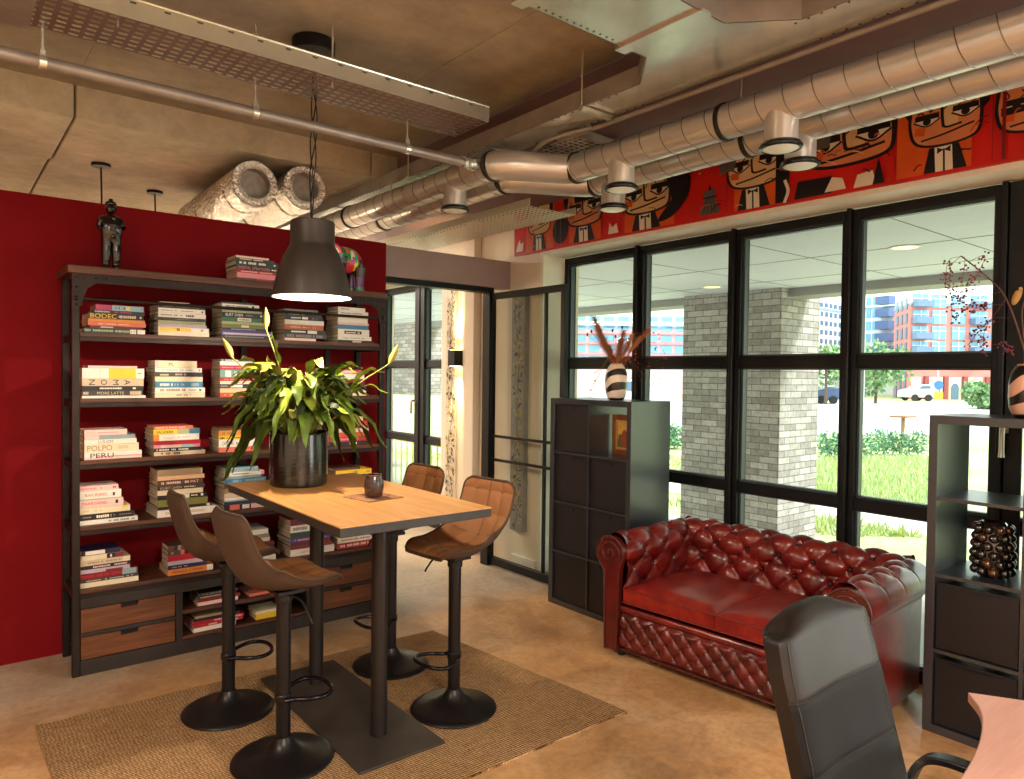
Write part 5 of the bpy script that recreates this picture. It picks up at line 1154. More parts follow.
stack('s5', wh('first', 'fifth'), 81, 590, [
    (82, 121, 5, 'navy', 'navy book with a white label', [Bk('white', .1, .6, .1, .9)]), (82, 124, 4.8, 'cream', 'cream book with black and red end', [Bk('black', .6, .8), Bk('darkred', .8, 1), Bk('white', .68, .72, .2, .8)]), (None, 131, 5.4, 'beige', 'beige book with cream end', [Bk('cream', .85, 1), Mk('taupe', .1, .8, .3)]), (None, 130, 3.6, 'black', 'black book with pale title strip', [Mk('palepink', .25, .95, .45)]), (None, 130.8, 4, 'lilac', 'lilac-grey book', [Bk('darkred', .5, .85, 0, .5)]),
    (None, 138.8, 6, 'darkred', 'dark red book with a navy end', [Bk('greyblue', .72, .97), Mk('red', .02, .7, .5)]), (None, 139, 3, 'darkgrey', 'thin dark grey book', [Mk('palepink', .1, .9, .3)]), (None, 139, 5, 'cream', 'cream book', [Bk('palepink', .8, .82)])], y=4.396)
stack('s5', wh('second', 'fifth'), 168, 577, [
    (None, 186, 5, 'brown', 'small brown patterned book', [Bk('black', .35, .5), Bk('grey', .55, .7)]), (None, 186, 4.6, 'darkgrey', 'small dark grey book', [Bk('terracotta', .7, .9), Mk('taupe', .05, .3, .6)]), (None, 200, 6, 'crimson', 'crimson book', []), (None, 203, 4, 'lilac', 'lilac book', []), (None, 206, 4, 'navy', 'navy book', [Mk('lilac', .1, .5, .3)]), (None, 213, 6, 'orange', 'orange book with white end', [Bk('white', .86, 1), Mk('terracotta', .1, .8, .4)])])
stack('s5', wh('third', 'fifth'), 230, 566, [
    (None, 268, 5, 'white', 'white book behind the stool', []), (None, 269, 4, 'grey', 'grey book behind the stool', []), (None, 270, 4, 'cream', 'cream book behind the stool', []), (None, 274, 5, 'maroon', 'maroon book behind the stool', []), (None, 274, 5, 'black', 'black book behind the stool', []), (None, 272, 4.4, 'taupe', 'taupe book behind the stool', []), (None, 276, 6, 'white', 'thick white book behind the stool', [])])
stack('s5', wh('fourth', 'fifth'), 290.4, 556, [
    (None, 326, 6, 'magenta', 'magenta book by the table leg', [Bk('maroon', .0, .4)]), (None, 328, 7, 'white', 'white book with grey title by the table leg', [Mk('grey', .06, .45, .5)]), (None, 330, 6, 'darkgreen', 'dark green book by the table leg', [Bk('black', .5, 1)]), (None, 331, 4, 'purple', 'purple book by the table leg', [Mk('pink', .1, .9, .5)]), (None, 330, 3.4, 'maroon', 'thin maroon book by the table leg', []), (None, 332, 3.4, 'darkred', 'thin dark red book by the table leg', []), (None, 334, 7, 'white', 'thick white book by the table leg', [Mk('beige', .2, .7, .3)])])
stack('s5', wh('rightmost', 'fifth'), 337.6, 550, [
    (None, 370, 4.6, 'cream', 'cream book', []), (None, 373, 5.6, 'white', 'white book with grey band', [Bk('beige', .5, .52), Mk('grey', .1, .9, .25)]), (None, 376, 6, 'red', 'red book with white title', [Mk('white', .06, .8, .4)])])
def whc(n, lvl): return 'in the %s pile, %s cubby' % (n, lvl)
stack('cu', whc('left', 'upper'), 198, 606.7, [(199, 238, 2.4, 'darkgrey', 'thin dark grey magazine', [Mk('grey', .1, .9, .4)]), (None, 236, 3, 'black', 'black book', [Mk('beige', .05, .6, .4)]), (None, 240, 3, 'darkred', 'thin dark red book', []), (None, 238, 3.6, 'palepink', 'pale pink book', [])])
stack('cu', whc('right', 'upper'), 249.7, 598, [(None, 286, 3.2, 'salmon', 'salmon book', [])])
stack('cl', whc('left', 'lower'), 193.5, 633, [(195, 230, 2.4, 'taupe', 'thin taupe magazine', []), (None, 240, 2.6, 'black', 'thin black magazine', []), (None, 244, 3.4, 'crimson', 'crimson magazine', [Mk('palepink', .4, .95, .5)]), (None, 243, 3, 'red', 'red magazine with white marks', [Mk('white', .3, .9, .4)]), (None, 236, 4.2, 'white', 'white book', [])])
stack('cl', whc('right', 'lower'), 256, 619, [(None, 280, 3, 'cream', 'cream book', []), (None, 284, 5.4, 'yellow', 'yellow book', [])])

# ---- figurine and elephant on the bookcase top
def figurine():
    p = at(111, 268, 'Y', 4.56); t = thing('figurine', 'black glossy standing figurine on the left end of the bookcase top', 'figurine', (p.x, 4.56, SHZ['top']+.0005)); g = mat('gloss_black', '#0a090a', .22, 0, 0, coat=.5)
    b = MB(); b.lathe([(0, 0), (.05, 0), (.052, .006), (.048, .014), (0, .014)], (0, 0, 0), 28); b.build('plinth', g, t)
    bm = bmesh.new(); J = [(0, 0, .20, .036), (0, 0, .26, .042), (0, .0, .305, .030), (0, 0, .325, .018), (-.022, 0, .18, .024), (-.024, -.004, .10, .019), (-.026, 0, .03, .014), (-.026, -.028, .020, .010), (.022, 0, .18, .024), (.026, -.006, .10, .019), (.024, 0, .03, .014), (.026, -.028, .020, .010), (-.046, 0, .295, .017), (-.058, .004, .245, .014), (-.030, -.035, .235, .011), (.046, 0, .295, .017), (.062, 0, .25, .014), (.046, -.036, .275, .011)]
    E_ = [(0, 1), (1, 2), (2, 3), (0, 4), (4, 5), (5, 6), (6, 7), (0, 8), (8, 9), (9, 10), (10, 11), (2, 12), (12, 13), (13, 14), (2, 15), (15, 16), (16, 17)]
    vs = [bm.verts.new(j[:3]) for j in J]
    for a, c in E_: bm.edges.new((vs[a], vs[c]))
    me = bpy.data.meshes.new('body'); bm.to_mesh(me); bm.free(); o = bpy.data.objects.new('body', me); COL.objects.link(o); o.parent = t; me.materials.append(g)
    sk = o.modifiers.new('skin', 'SKIN'); sk.use_smooth_shade = True
    for v, j in zip(me.skin_vertices[0].data, J): v.radius = (j[3]*1.35, j[3]*1.35); v.use_root = False
    me.skin_vertices[0].data[0].use_root = True
    su = o.modifiers.new('sub', 'SUBSURF'); su.levels = su.render_levels = 2
    b = MB(); b.ell((0, -.002, .358), (.026, .028, .034), 20, 14); b.ell((0, -.029, .353), (.005, .006, .007), 8, 6)
    for s in (-1, 1): b.ell((s*.026, 0, .357), (.005, .008, .010), 8, 6); b.ell((s*.010, -.025, .362), (.004, .004, .003), 8, 6)
    b.ell((0, .006, .385), (.029, .03, .018), 18, 8); b.cyl((0, .004, .392), (0, .004, .412), .013, .010, 12); b.build('head', g, t)
    b = MB()
    for i in range(26):
        a = i*2.4; z = .19+.12*(i/26); b.ell((.038*math.cos(a), .036*math.sin(a)-.002, z), (.010, .010, .012), 8, 6)
    b.box(-.012, .012, -.052, -.036, .225, .262); b.build('ornament', mat('gloss_grey', '#2a2a2c', .2, .3, 0, coat=.8), t)
figurine()
def elephant():
    p = at(343, 292, 'Y', 4.55); t = thing('elephant_figurine', 'small multicoloured elephant figurine on the bookcase top behind the lamp', 'figurine', (p.x, 4.55, SHZ['top']+.0005), .12); EK = 1.35; rn = random.Random(2)
    cols = ['#d8312c', '#f0c72c', '#2d6fb0', '#2f8a54', '#e9e4dc', '#5a2a6b', '#e07a2c', '#17151c', '#c23a72', '#3aa7a0']; ms = [mat('patch_'+c[1:], c, .3, 0, coat=.4) for c in cols]
    def patch(fn, nu, nv, name, cu=True):
        b = MB(); b.grid(fn, nu, nv, 0, True, cu=cu); w = nu
        hs = {}
        for i in range(len(b.f)):
            r, c = divmod(i, w); key = (r//3, (c+r//2 % 3)//3); hs.setdefault(key, rn.choice([0, 1, 2, 3, 5, 6, 7, 8, 9, 4, 7, 5])); b.m[i] = hs[key]
        return b
    def body(u, v):
        a = 2*PI*u; s = v*2-1; r = math.sqrt(max(0, 1-abs(s)**2.6)); z = .150+.012*math.cos(s*1.5); return Vector((s*.105, .062*r*math.cos(a), z+.068*r*math.sin(a)))
    patch(body, 28, 28, 'b').build('body', ms, t)
    def head(u, v):
        a = 2*PI*u; s = v*2-1; r = math.sqrt(max(0, 1-s*s)); return Vector((-.115+s*.046, .046*r*math.cos(a), .185+.050*r*math.sin(a)))
    h = patch(head, 20, 16, 'h').build('head', ms, t)
    tr = MB(); tr.tube(smooth([(-.150, 0, .175), (-.170, 0, .13), (-.172, 0, .08), (-.185, 0, .045), (-.20, 0, .05)], 5), [.022-.0007*i for i in range(21)], 12)
    for i in range(len(tr.m)): tr.m[i] = (i//24) % len(cols)
    tr.build('trunk', ms, t)
    for s in (-1, 1):
        e = MB()
        def ear(u, v): a = 2*PI*u; return Vector((-.085+.042*v*math.cos(a), s*(.045+.022*v*max(0, math.cos(a))), .185+.050*v*math.sin(a)))
        e.grid(ear, 16, 5, 0, True, cu=True)
        for i in range(len(e.m)): e.m[i] = (i//8) % len(cols)
        o = e.build('ear', ms, t); so = o.modifiers.new('solid', 'SOLIDIFY'); so.thickness = .006
    for x in (-.07, .072):
        for y in (-.034, .034):
            l_ = MB(); l_.lathe([(0, 0), (.025, 0), (.027, .006), (.024, .03), (.026, .08), (.034, .13)], (x, y, 0), 16)
            k0 = rn.randrange(10)
            for i in range(len(l_.m)): l_.m[i] = (k0+(i//8)) % len(cols)
            l_.build('leg', ms, t)
    MB().tube(smooth([(.104, 0, .16), (.122, 0, .13), (.124, 0, .09)], 5), .005, 8).build('tail', ms[5], t); t.scale = (EK, EK, EK)
elephant()
# ================================================================ painted frieze above the windows
def frieze():
    t = thing('painted_frieze', 'long red painting of cartoon faces on the wall above the windows', 'painting', (FX-.012, 0, 2.645)); H = .50; y_end, y_near = 4.765, -1.2
    C_ = ['#cf1c10', '#120c10', '#d98a5b', '#e0bd8c', '#e9e2d2', '#d85a1c', '#5d5a58', '#c9b04a', '#2b3a8a', '#7c0f14']; nm = ['red', 'black', 'skin', 'buff', 'white', 'orange', 'grey', 'ochre', 'blue', 'deep_red']
    ms = [mat('paint_'+n, c, .38, 0, .12 if n in ('red', 'skin', 'orange', 'buff') else 0, 5, coat=.3) for n, c in zip(nm, C_)]
    b = MB(); b.box(-.008, .008, y_near, y_end, -.012, H); b.build('board', [ms[0]], t)
    b = MB(); D = [.009]
    def P(poly, m):                                      # poly in (s, z): s runs toward the camera from the far end
        D[0] += .000022; b.flat([(-D[0], y_end-s, z*.76 if z < .44 else z) for s, z in poly], m)
    def line(pts, w, m=1):
        sp = [Vector((p[0], p[1])) for p in pts]
        for p, q in zip(sp[:-1], sp[1:]):
            d = (q-p); 
            if d.length < 1e-6: continue
            d.normalize(); n = Vector((-d.y, d.x))*w/2; p2, q2 = p-d*w*.3, q+d*w*.3; P([tuple(p2-n), tuple(q2-n), tuple(q2+n), tuple(p2+n)], m)
    def cv(pts, n=5): return [(v.x, v.y) for v in smooth([(p[0], p[1], 0) for p in pts], n)]
    def blob(cx, cz, rx, rz, m, n=18, sq=1.0):
        P([(cx+rx*math.copysign(abs(math.cos(2*PI*i/n))**sq, math.cos(2*PI*i/n)), cz+rz*math.copysign(abs(math.sin(2*PI*i/n))**sq, math.sin(2*PI*i/n))) for i in range(n)], m)
    def clipz(z): return max(-.004, min(H-.004, z))
    rn = random.Random(12)
    def bg(s0, s1, m): P([(s0, .0), (s1, .0), (s1, H-.006), (s0, H-.006)], m)
    def eye(cx, cz, r, lid=.5, look=.2):
        blob(cx, cz, r*1.25, r*.8, 4); P([(cx-r*1.35, cz+r*.15), (cx+r*1.35, cz+r*.15), (cx+r*1.3, cz+r*1.0), (cx-r*1.3, cz+r*1.0)], 1); blob(cx+look*r, cz-r*.15, r*.45, r*.55, 1); line(cv([(cx-r*1.4, cz), (cx, cz-r*.85), (cx+r*1.4, cz)]), r*.22)
    def face(cx, w, z0, z1, m, two=True, shift=0, suit=True, hair=True):
        h = z1-z0; P(cv([(cx-w*.48, z1), (cx-w*.52, z0+h*.5), (cx-w*.40, z0+h*.12), (cx, z0), (cx+w*.44, z0+h*.10), (cx+w*.52, z0+h*.5), (cx+w*.48, z1)]), m)
        P([(cx-w*.05, z1), (cx+w*.22, z1), (cx+w*.20, z0+h*.40), (cx-w*.02, z0+h*.34)], 3); r = w*.14
        eye(cx-w*.27, z0+h*.58, r, look=shift); 
        if two: eye(cx+w*.30, z0+h*.62, r, look=shift)
        line(cv([(cx-w*.05, z1), (cx-w*.03, z0+h*.5), (cx+w*.02, z0+h*.36), (cx+w*.24, z0+h*.38)]), w*.045); line(cv([(cx-w*.34, z0+h*.16), (cx, z0+h*.22), (cx+w*.42, z0+h*.34)]), w*.04)
        line(cv([(cx-w*.5, z1), (cx-w*.53, z0+h*.5), (cx-w*.41, z0+h*.10), (cx, z0-.004), (cx+w*.45, z0+h*.09), (cx+w*.53, z0+h*.5), (cx+w*.5, z1)]), w*.05)
        P([(cx-w*.56, z1-.012), (cx+w*.56, z1-.012), (cx+w*.5, H-.004), (cx-w*.5, H-.004)], 1)
        for q in range(5): x = cx+w*(-.4+.2*q); line(cv([(x, z0+h*.9), (x+.01, z0+h*.8), (x-.006, z0+h*.74)]), w*.02)
        P([(cx-w*.46, z0+h*.30), (cx-w*.30, z0+h*.26), (cx-w*.28, z0+h*.44), (cx-w*.44, z0+h*.46)], 5)
        if hair: P([(cx-w*.62, z1), (cx-w*.48, z1), (cx-w*.53, z0+h*.62), (cx-w*.62, z0+h*.8)], 1); P([(cx+w*.48, z1), (cx+w*.66, z1), (cx+w*.64, z0+h*.7), (cx+w*.54, z0+h*.55)], 1)
        if suit:
            P([(cx-w*.30, 0), (cx-w*.22, z0-.01), (cx+w*.22, z0-.01), (cx+w*.34, 0)], 1); P([(cx-w*.12, 0), (cx-w*.14, z0-.012), (cx+w*.12, z0-.012), (cx+w*.14, 0)], 4); line([(cx, z0-.03), (cx+w*.01, .0)], w*.03); P([(cx-w*.10, z0-.015), (cx, z0-.035), (cx-w*.10, z0-.055)], 1); P([(cx+w*.10, z0-.015), (cx, z0-.035), (cx+w*.10, z0-.055)], 1)
    # far end (small in view) to the near end
    bg(.16, .50, 5); face(.32, .26, .17, .46, 3); P([(.03, .02), (.12, .02), (.13, .12), (.09, .10), (.08, .15), (.05, .10)], 4)
    blob(.58, .16, .09, .14, 1); line([(.58, .02), (.58, .31)], .008, 6); line([(.52, .06), (.52, .26)], .006, 6)
    bg(.68, 1.02, 5); face(.84, .36, .16, .46, 2); P([(.72, .47), (.98, .47), (.95, .40), (.74, .40)], 1)
    P([(1.10, .02), (1.2, .02), (1.18, .11), (1.14, .08), (1.11, .13)], 4); line(cv([(1.05, .3), (1.12, .22), (1.2, .28)]), .02)
    bg(1.26, 1.70, 5); face(1.45, .40, .15, .45, 3); P(cv([(1.62, .44), (1.80, .46), (1.82, .25), (1.70, .08), (1.56, .05), (1.68, .22)]), 1)
    def bell(cx, s, m=6):
        P([(cx-s*.5, .02), (cx+s*.5, .02), (cx+s*.22, .02+s*.9), (cx+s*.32, .02+s*1.25), (cx-s*.32, .02+s*1.25), (cx-s*.22, .02+s*.9)], m); P([(cx-s*.08, .02+s*1.25), (cx+s*.08, .02+s*1.25), (cx, .02+s*1.6)], 1); line([(cx-s*.3, .02+s*.88), (cx+s*.3, .02+s*.88)], .012)
        for k in (-.3, -.1, .1, .3): line([(cx+k*s, .02), (cx+k*s*.5, .02+s*.85)], .004)
    bell(1.98, .16)
    for x, z in ((1.9, .38), (2.02, .42), (2.08, .36)): blob(x, z, .012, .008, 7)
    bg(2.16, 2.46, 5); face(2.29, .34, .17, .47, 3); P([(2.06, .47), (2.20, .47), (2.16, .33), (2.05, .33)], 6); P([(2.44, .0), (2.52, .0), (2.54, .46), (2.44, .46)], 1); line(cv([(2.50, .0), (2.52, .08), (2.50, .16)]), .02, 4)
    P([(2.56, .0), (2.78, .0), (2.78, .12), (2.58, .13)], 1); face(2.86, .46, .18, .47, 2, suit=False); P([(2.74, .01), (2.86, .01), (2.84, .09), (2.78, .11)], 4); P([(2.90, .0), (3.02, .0), (3.0, .10), (2.92, .09)], 4); P([(2.64, .47), (2.80, .47), (2.76, .33), (2.66, .33)], 6)
    P([(3.06, .0), (3.12, .0), (3.10, .14)], 0); P([(3.0, .0), (3.06, .0), (3.03, .18)], 1); P([(3.14, .0), (3.2, .0), (3.18, .14)], 9)
    bg(3.12, 3.46, 5); face(3.34, .30, .17, .47, 2)
    face(3.72, .30, .14, .42, 2, hair=False, suit=False); P([(3.58, .30), (3.86, .30), (3.86, .265), (3.58, .255)], 1); bg(3.585, 3.60, 9); P([(3.69, .02), (3.77, .02), (3.76, .11), (3.70, .11)], 4); line([(3.73, .02), (3.73, .11)], .008)
    bell(4.04, .16)
    P(cv([(4.12, .47), (4.10, .30), (4.22, .20), (4.5, .20), (4.66, .32), (4.70, .47)]), 2); P([(4.32, .47), (4.44, .47), (4.46, .32), (4.34, .30)], 3); eye(4.22, .34, .05, look=.3); eye(4.56, .38, .05, look=.3); line(cv([(4.30, .24), (4.5, .26), (4.66, .33)]), .014); line(cv([(4.10, .40), (4.12, .26), (4.26, .19), (4.5, .19), (4.7, .36)]), .016); P([(4.08, .47), (4.40, .47), (4.36, .43), (4.10, .42)], 1); P([(4.64, .47), (4.76, .47), (4.72, .30), (4.66, .38)], 1)
    P([(4.22, .0), (4.24, .17), (4.52, .17), (4.50, .0)], 1); P([(4.28, .0), (4.30, .15), (4.44, .15), (4.42, .0)], 4); P([(4.34, .15), (4.30, .19), (4.30, .12)], 1); P([(4.36, .15), (4.42, .19), (4.42, .12)], 1); blob(4.14, .13, .03, .05, 8)
    for z in (.03, .07): blob(4.36, z, .006, .006, 1)
    P(cv([(4.66, .06), (4.64, .15), (4.70, .15), (4.80, .15), (4.78, .07), (4.72, .04)]), 4); P([(4.65, .14), (4.79, .14), (4.78, .12), (4.66, .12)], 1); line(cv([(4.79, .13), (4.85, .12), (4.79, .08)]), .012, 4); P([(4.62, .035), (4.82, .035), (4.78, .015), (4.66, .015)], 4); line(cv([(4.70, .17), (4.72, .19), (4.70, .21)]), .006, 4)
    P([(4.84, .17), (4.98, .20), (4.98, .17), (4.94, .16), (4.94, .12), (4.90, .12), (4.90, .15)], 1); line([(4.74, .27), (5.1, .36)], .03, 1); blob(4.72, .26, .02, .025, 4); line([(4.78, .28), (5.08, .355)], .012, 7)
    face(5.25, .42, .15, .47, 2); bg(5.5, 5.8, 5); face(5.68, .34, .15, .47, 3)
    for x in (.66, 1.24, 2.12, 3.55, 4.07, 5.0): line([(x, .0), (x, H-.005)], .003, 9)
    for i in range(70):
        s0, z0 = rn.uniform(.1, 5.8), rn.uniform(.02, .40); a = rn.uniform(-.9, .9); l_ = rn.uniform(.02, .09); line(cv([(s0, z0), (s0+l_*.5*math.cos(a), z0+l_*.6*math.sin(a)+.01), (s0+l_*math.cos(a), max(.01, min(.42, z0+l_*math.sin(a))))], 3), rn.uniform(.004, .010), rn.choice([1, 1, 9, 5, 3]))
    b.build('painting', ms, t, weld=False, recalc=False)
frieze()
# ---- narrow floral panels
def floral(name, label, loc, rz, w, h, dep, seed):
    t = thing(name, label, 'wall panel', loc, rz); b = MB(); b.box(-w/2, w/2, -dep, 0, 0, h); b.build('board', mat('floral_board_'+str(seed), '#85898a' if seed == 1 else '#d6cbb8', .5, 0, .12, 14), t, bev=.002)
    c = [mat('flor_'+n, k, .5) for n, k in (('moss', '#6d6a2a'), ('gold', '#d0a238'), ('dark', '#3a3a34'), ('grey', '#9a9c98'), ('leaf', '#8a8a4a'))]; m = MB(); rn = random.Random(seed); y = -dep-.0006
    P_ = smooth([(rn.uniform(-w*.25, w*.25), 0, h*i/9) for i in range(10)], 6)
    for p, q in zip(P_[:-1], P_[1:]): y -= .00001; m.flat([(p.x-.004, y, p.z), (p.x+.004, y, p.z), (q.x+.004, y, q.z), (q.x-.004, y, q.z)], 2)
    for i in range(int(h*110)):
        x, z = rn.uniform(-w*.40, w*.40), rn.uniform(.03, h-.03); r = rn.uniform(.010, .028); a = rn.uniform(0, PI); k = rn.choice([0, 1, 2, 3, 3, 4, 2]); n = 7; y -= .000012
        m.flat([(max(-w/2+.003, min(w/2-.003, x+r*(.45*math.cos(2*PI*j/n)*math.cos(a)-math.sin(2*PI*j/n)*math.sin(a)))), y, z+r*(math.sin(2*PI*j/n)*math.cos(a)+.45*math.cos(2*PI*j/n)*math.sin(a))) for j in range(n)], k)
    m.build('floral_print', c, t, recalc=False); return t
floral('floral_panel', 'tall narrow floral panel on the pier behind the open glass door', (FX-.002, 4.66, .31), -PI/2, .17, 1.98, .05, 1)
floral('floral_panel', 'tall narrow floral panel on the cream wall left of the wall lamp', (FX-.004, 5.71, .25), -PI/2, .17, 2.20, .012, 2)
# ---- up and down wall lamp
wl = thing('wall_lamp', 'black square up-and-down wall lamp glowing on the cream wall', 'lamp', (FX-.002, 5.585, 1.775))
b = MB(); b.box(-.10, 0, -.055, .055, -.075, .075); b.build('housing', black_metal, wl, bev=.003)
b = MB(); b.box(-.085, -.012, -.042, .042, .0755, .078); b.box(-.085, -.012, -.042, .042, -.078, -.0755); b.build('lens', emit('wall_lamp_glow', '#ffd98a', 14), wl)
for s in (1, -1):
    l = bpy.data.lights.new('wall_lamp_light', 'SPOT'); l.energy = 70; l.color = (1, .74, .34); l.spot_size = math.radians(58); l.spot_blend = .8; l.shadow_soft_size = .03
    o = bpy.data.objects.new('wall_lamp_light', l); COL.objects.link(o); o.location = (FX-.06, 5.585, 1.775+s*.09); o.rotation_euler = (PI if s > 0 else 0, 0, 0)
# ================================================================ outside: arcade, garden, street
GZ = -.50
def far(px, py, depth):
    d = _Rt*((px-512)/FPX) - _Up*((py-389.5)/FPX) + _F
    return CAM_LOC + d*depth
def gpt(px, depth):
    p = far(px, 380, depth); return Vector((p.x, p.y, GZ))
OS = 2.72
struct(MB().box(4.3, 8.15, -12, 22, OS, OS+.3).build('ceiling_1', mat('arcade_panel', '#e3e4f0', .7, 0, .02, 2)), 'pale panelled arcade ceiling outside the windows')
b = MB()
for y in [-11+1.2*k for k in range(0, 28)]: b.box(4.3, 8.1, y-.004, y+.004, OS-.003, OS)
for x in (5.0, 6.2, 7.4): b.box(x-.004, x+.004, -12, 22, OS-.003, OS)
struct(b.build('trim_11', mat('panel_joint', '#7c8480', .8)))
struct(MB().box(8.15, 8.6, -12, 22, OS-.10, OS+.9).build('trim_12', mat('arcade_beam', '#9d9a98', .7, 0, .05, 2)))
struct(MB().box(4.3, 8.9, -12, 22, GZ-.2, GZ).build('floor_1', mat('arcade_floor', '#a9a59c', .85, 0, .12, 3)))
for px, py in ((905, 247.5), (712, 287)):
    p = at(px, py, 'Z', OS-.004); t = thing('ceiling_light', 'round recessed arcade light, ' + ('seen through the right window bay' if px > 800 else 'seen next to the brick pillar'), 'ceiling light', p); 
    MB().lathe([(.095, 0), (.105, -.006), (.125, -.006), (.125, 0)], (0, 0, 0), 32).build('ring', white_paint, t); MB().lathe([(0, -.002), (.094, -.002), (.094, 0), (0, 0)], (0, 0, 0), 32).build('diffuser', emit('arcade_lamp_glow', '#ffe2a0', 1.6), t)
# brick pillars
def pillar(y0, y1, x0, x1, label, z0=GZ):
    t = MB(); z1 = OS-.001
    t.add([(x0, y0, z0), (x1, y0, z0), (x1, y1, z0), (x0, y1, z0), (x0, y0, z1), (x1, y0, z1), (x1, y1, z1), (x0, y1, z1)], [(0, 1, 5, 4), (2, 3, 7, 6)], 0)
    o = len(t.v)-8; t.f += [[o+1, o+2, o+6, o+5], [o+3, o+0, o+4, o+7], [o+4, o+5, o+6, o+7], [o+3, o+2, o+1, o+0]]; t.m += [1, 1, 1, 1]; t.sm += [False]*4
    tag(t.build('brick_pillar', [brick_x, brick_y]), label, 'pillar')
yc, yf = at(782, 289, 'X', 8.0).y, at(684, 297, 'X', 8.0).y
pillar(yc, yf, 8.0, at(820, 301, 'Y', yc).x, 'grey brick pillar standing outside the middle window bays')
pillar(13.2, 18.6, 8.0, 9.2, 'grey brick bulkhead under the arcade, seen through the far window', 1.15)
# ground
def grass_mat():
    m, nt, b = _new('grass_ground'); v = coords(nt); f = noise(nt, v, .5, 6, .6); g = noise(nt, v, 9, 6, .75)
    c = ramp(nt, f, [(.3, '#a9b878'), (.5, '#c0c88c'), (.7, '#d8d9a8')]); c = mixc(nt, .5, c, ramp(nt, g, [(.35, '#96a86a'), (.6, '#ffffff')]), 'MULTIPLY'); L(nt, c, b.inputs['Base Color']); b.inputs['Roughness'].default_value = .95; return m
struct(MB().box(8.9, 140, -60, 120, GZ-.3, GZ-.005).build('floor_2', grass_mat()))
struct(MB().box(10.5, 11.7, -20, 40, GZ-.1, GZ+.004).build('floor_3', mat('path_pale', '#d8cfc0', .9, 0, .1, 3)))
p0, p1 = gpt(700, 26), gpt(1100, 26)
rd = MB(); A_, B_, C2, D_ = gpt(560, 27), gpt(1200, 27), gpt(1200, 66), gpt(560, 66); rd.add([(q.x, q.y, GZ+.003) for q in (A_, B_, C2, D_)], [(0, 1, 2, 3)]); struct(rd.build('floor_4', mat('street_paving', '#c3beb8', .9, 0, .1, .3)))
rn = random.Random(31)
gb = MB()
for i in range(14000):
    px = rn.uniform(800, 940) if i % 3 else rn.uniform(380, 700); dpt = rn.uniform(9.6, 19) if i % 3 else rn.uniform(10.5, 19); q = gpt(px, dpt)
    if 10.4 < q.x < 11.8 or q.x < 9.4: continue
    h = rn.uniform(.06, .22); a = rn.uniform(0, PI); w = Vector((math.cos(a), math.sin(a), 0))*rn.uniform(.010, .02); l_ = Vector((rn.uniform(-.1, .1), rn.uniform(-.1, .1), h)); gb.add([q-w, q+w, q+l_], [(0, 1, 2)], rn.choice([0, 0, 1, 2]))
g = gb.build('long_grass', [mat('blade_green', '#a9bd70', .8), mat('blade_straw', '#d9d8a4', .8), mat('blade_sage', '#b4c6a2', .8)], weld=False, recalc=False); tag(g, 'long wild grass growing between the arcade and the hedge', 'grass'); g['kind'] = 'stuff'
def leafy(mb, c, r, n, s, ms=3):
    for i in range(n):
        u = Vector((rn.gauss(0, 1), rn.gauss(0, 1), rn.gauss(0, 1))).normalized()*rn.uniform(.55, 1); p = c+Vector((u.x*r[0], u.y*r[1], u.z*r[2])); a = Vector((rn.gauss(0, 1), rn.gauss(0, 1), rn.gauss(0, 1))).normalized(); b_ = a.cross(u).normalized(); a = b_.cross(a).normalized()
        mb.add([p-a*s, p+b_*s*.6, p+a*s, p-b_*s*.6], [(0, 1, 2, 3)], rn.randrange(ms))
LM = [mat('tree_green', '#86a974', .8), mat('tree_light', '#a3c088', .8), mat('tree_deep', '#6f9668', .8)]
HM = [mat('hedge_teal', '#6d9c82', .8), mat('hedge_green', '#8db07e', .8), mat('hedge_deep', '#5a8470', .8)]
for k, (pa, pb, dpt, lab) in enumerate(((817, 870, 19, 'low teal-green hedge beyond the grass beside the brick pillar'), (872, 925, 20, 'low loose green hedge beyond the grass in the right window bay'), (655, 682, 21, 'low green hedge seen between cube cabinet and brick pillar'))):
    h = MB(); a, c = gpt(pa, dpt), gpt(pb, dpt); n = 9
    for i in range(n): q = a.lerp(c, (i+.5)/n)+Vector((0, 0, .34+rn.uniform(-.06, .08))); leafy(h, q, (.34, .34, .36), 130, .05)
    tag(h.build('hedge', HM, weld=False, recalc=False), lab, 'hedge')
def tree(px, dpt, hgt, r, lab, trunk=True):
    q = gpt(px, dpt); t = thing('tree', lab, 'tree', q); f = MB(); th = hgt-r[2]*1.5
    for i in range(14): u = Vector((rn.gauss(0, .5)*r[0], rn.gauss(0, .5)*r[1], rn.gauss(0, .45)*r[2])); leafy(f, Vector((0, 0, hgt-r[2]))+u, (r[0]*.5, r[1]*.5, r[2]*.5), 90, .22)
    f.build('crown', LM, t, weld=False, recalc=False)
    if trunk: MB().tube([(0, 0, 0), (.05, 0, th*.6), (0, .05, hgt-r[2])], [.14, .11, .07], 8).build('trunk', mat('bark', '#6b5a49', .9), t)
tree(876, 62, 5.4, (2.1, 2.1, 1.9), 'green street tree in front of the red building corner')
tree(826, 58, 5.0, (1.4, 1.4, 1.7), 'green street tree next to the right edge of the brick pillar')
tree(990, 52, 2.2, (1.3, 1.3, 1.05), 'round green bush in front of the red building, right', False)
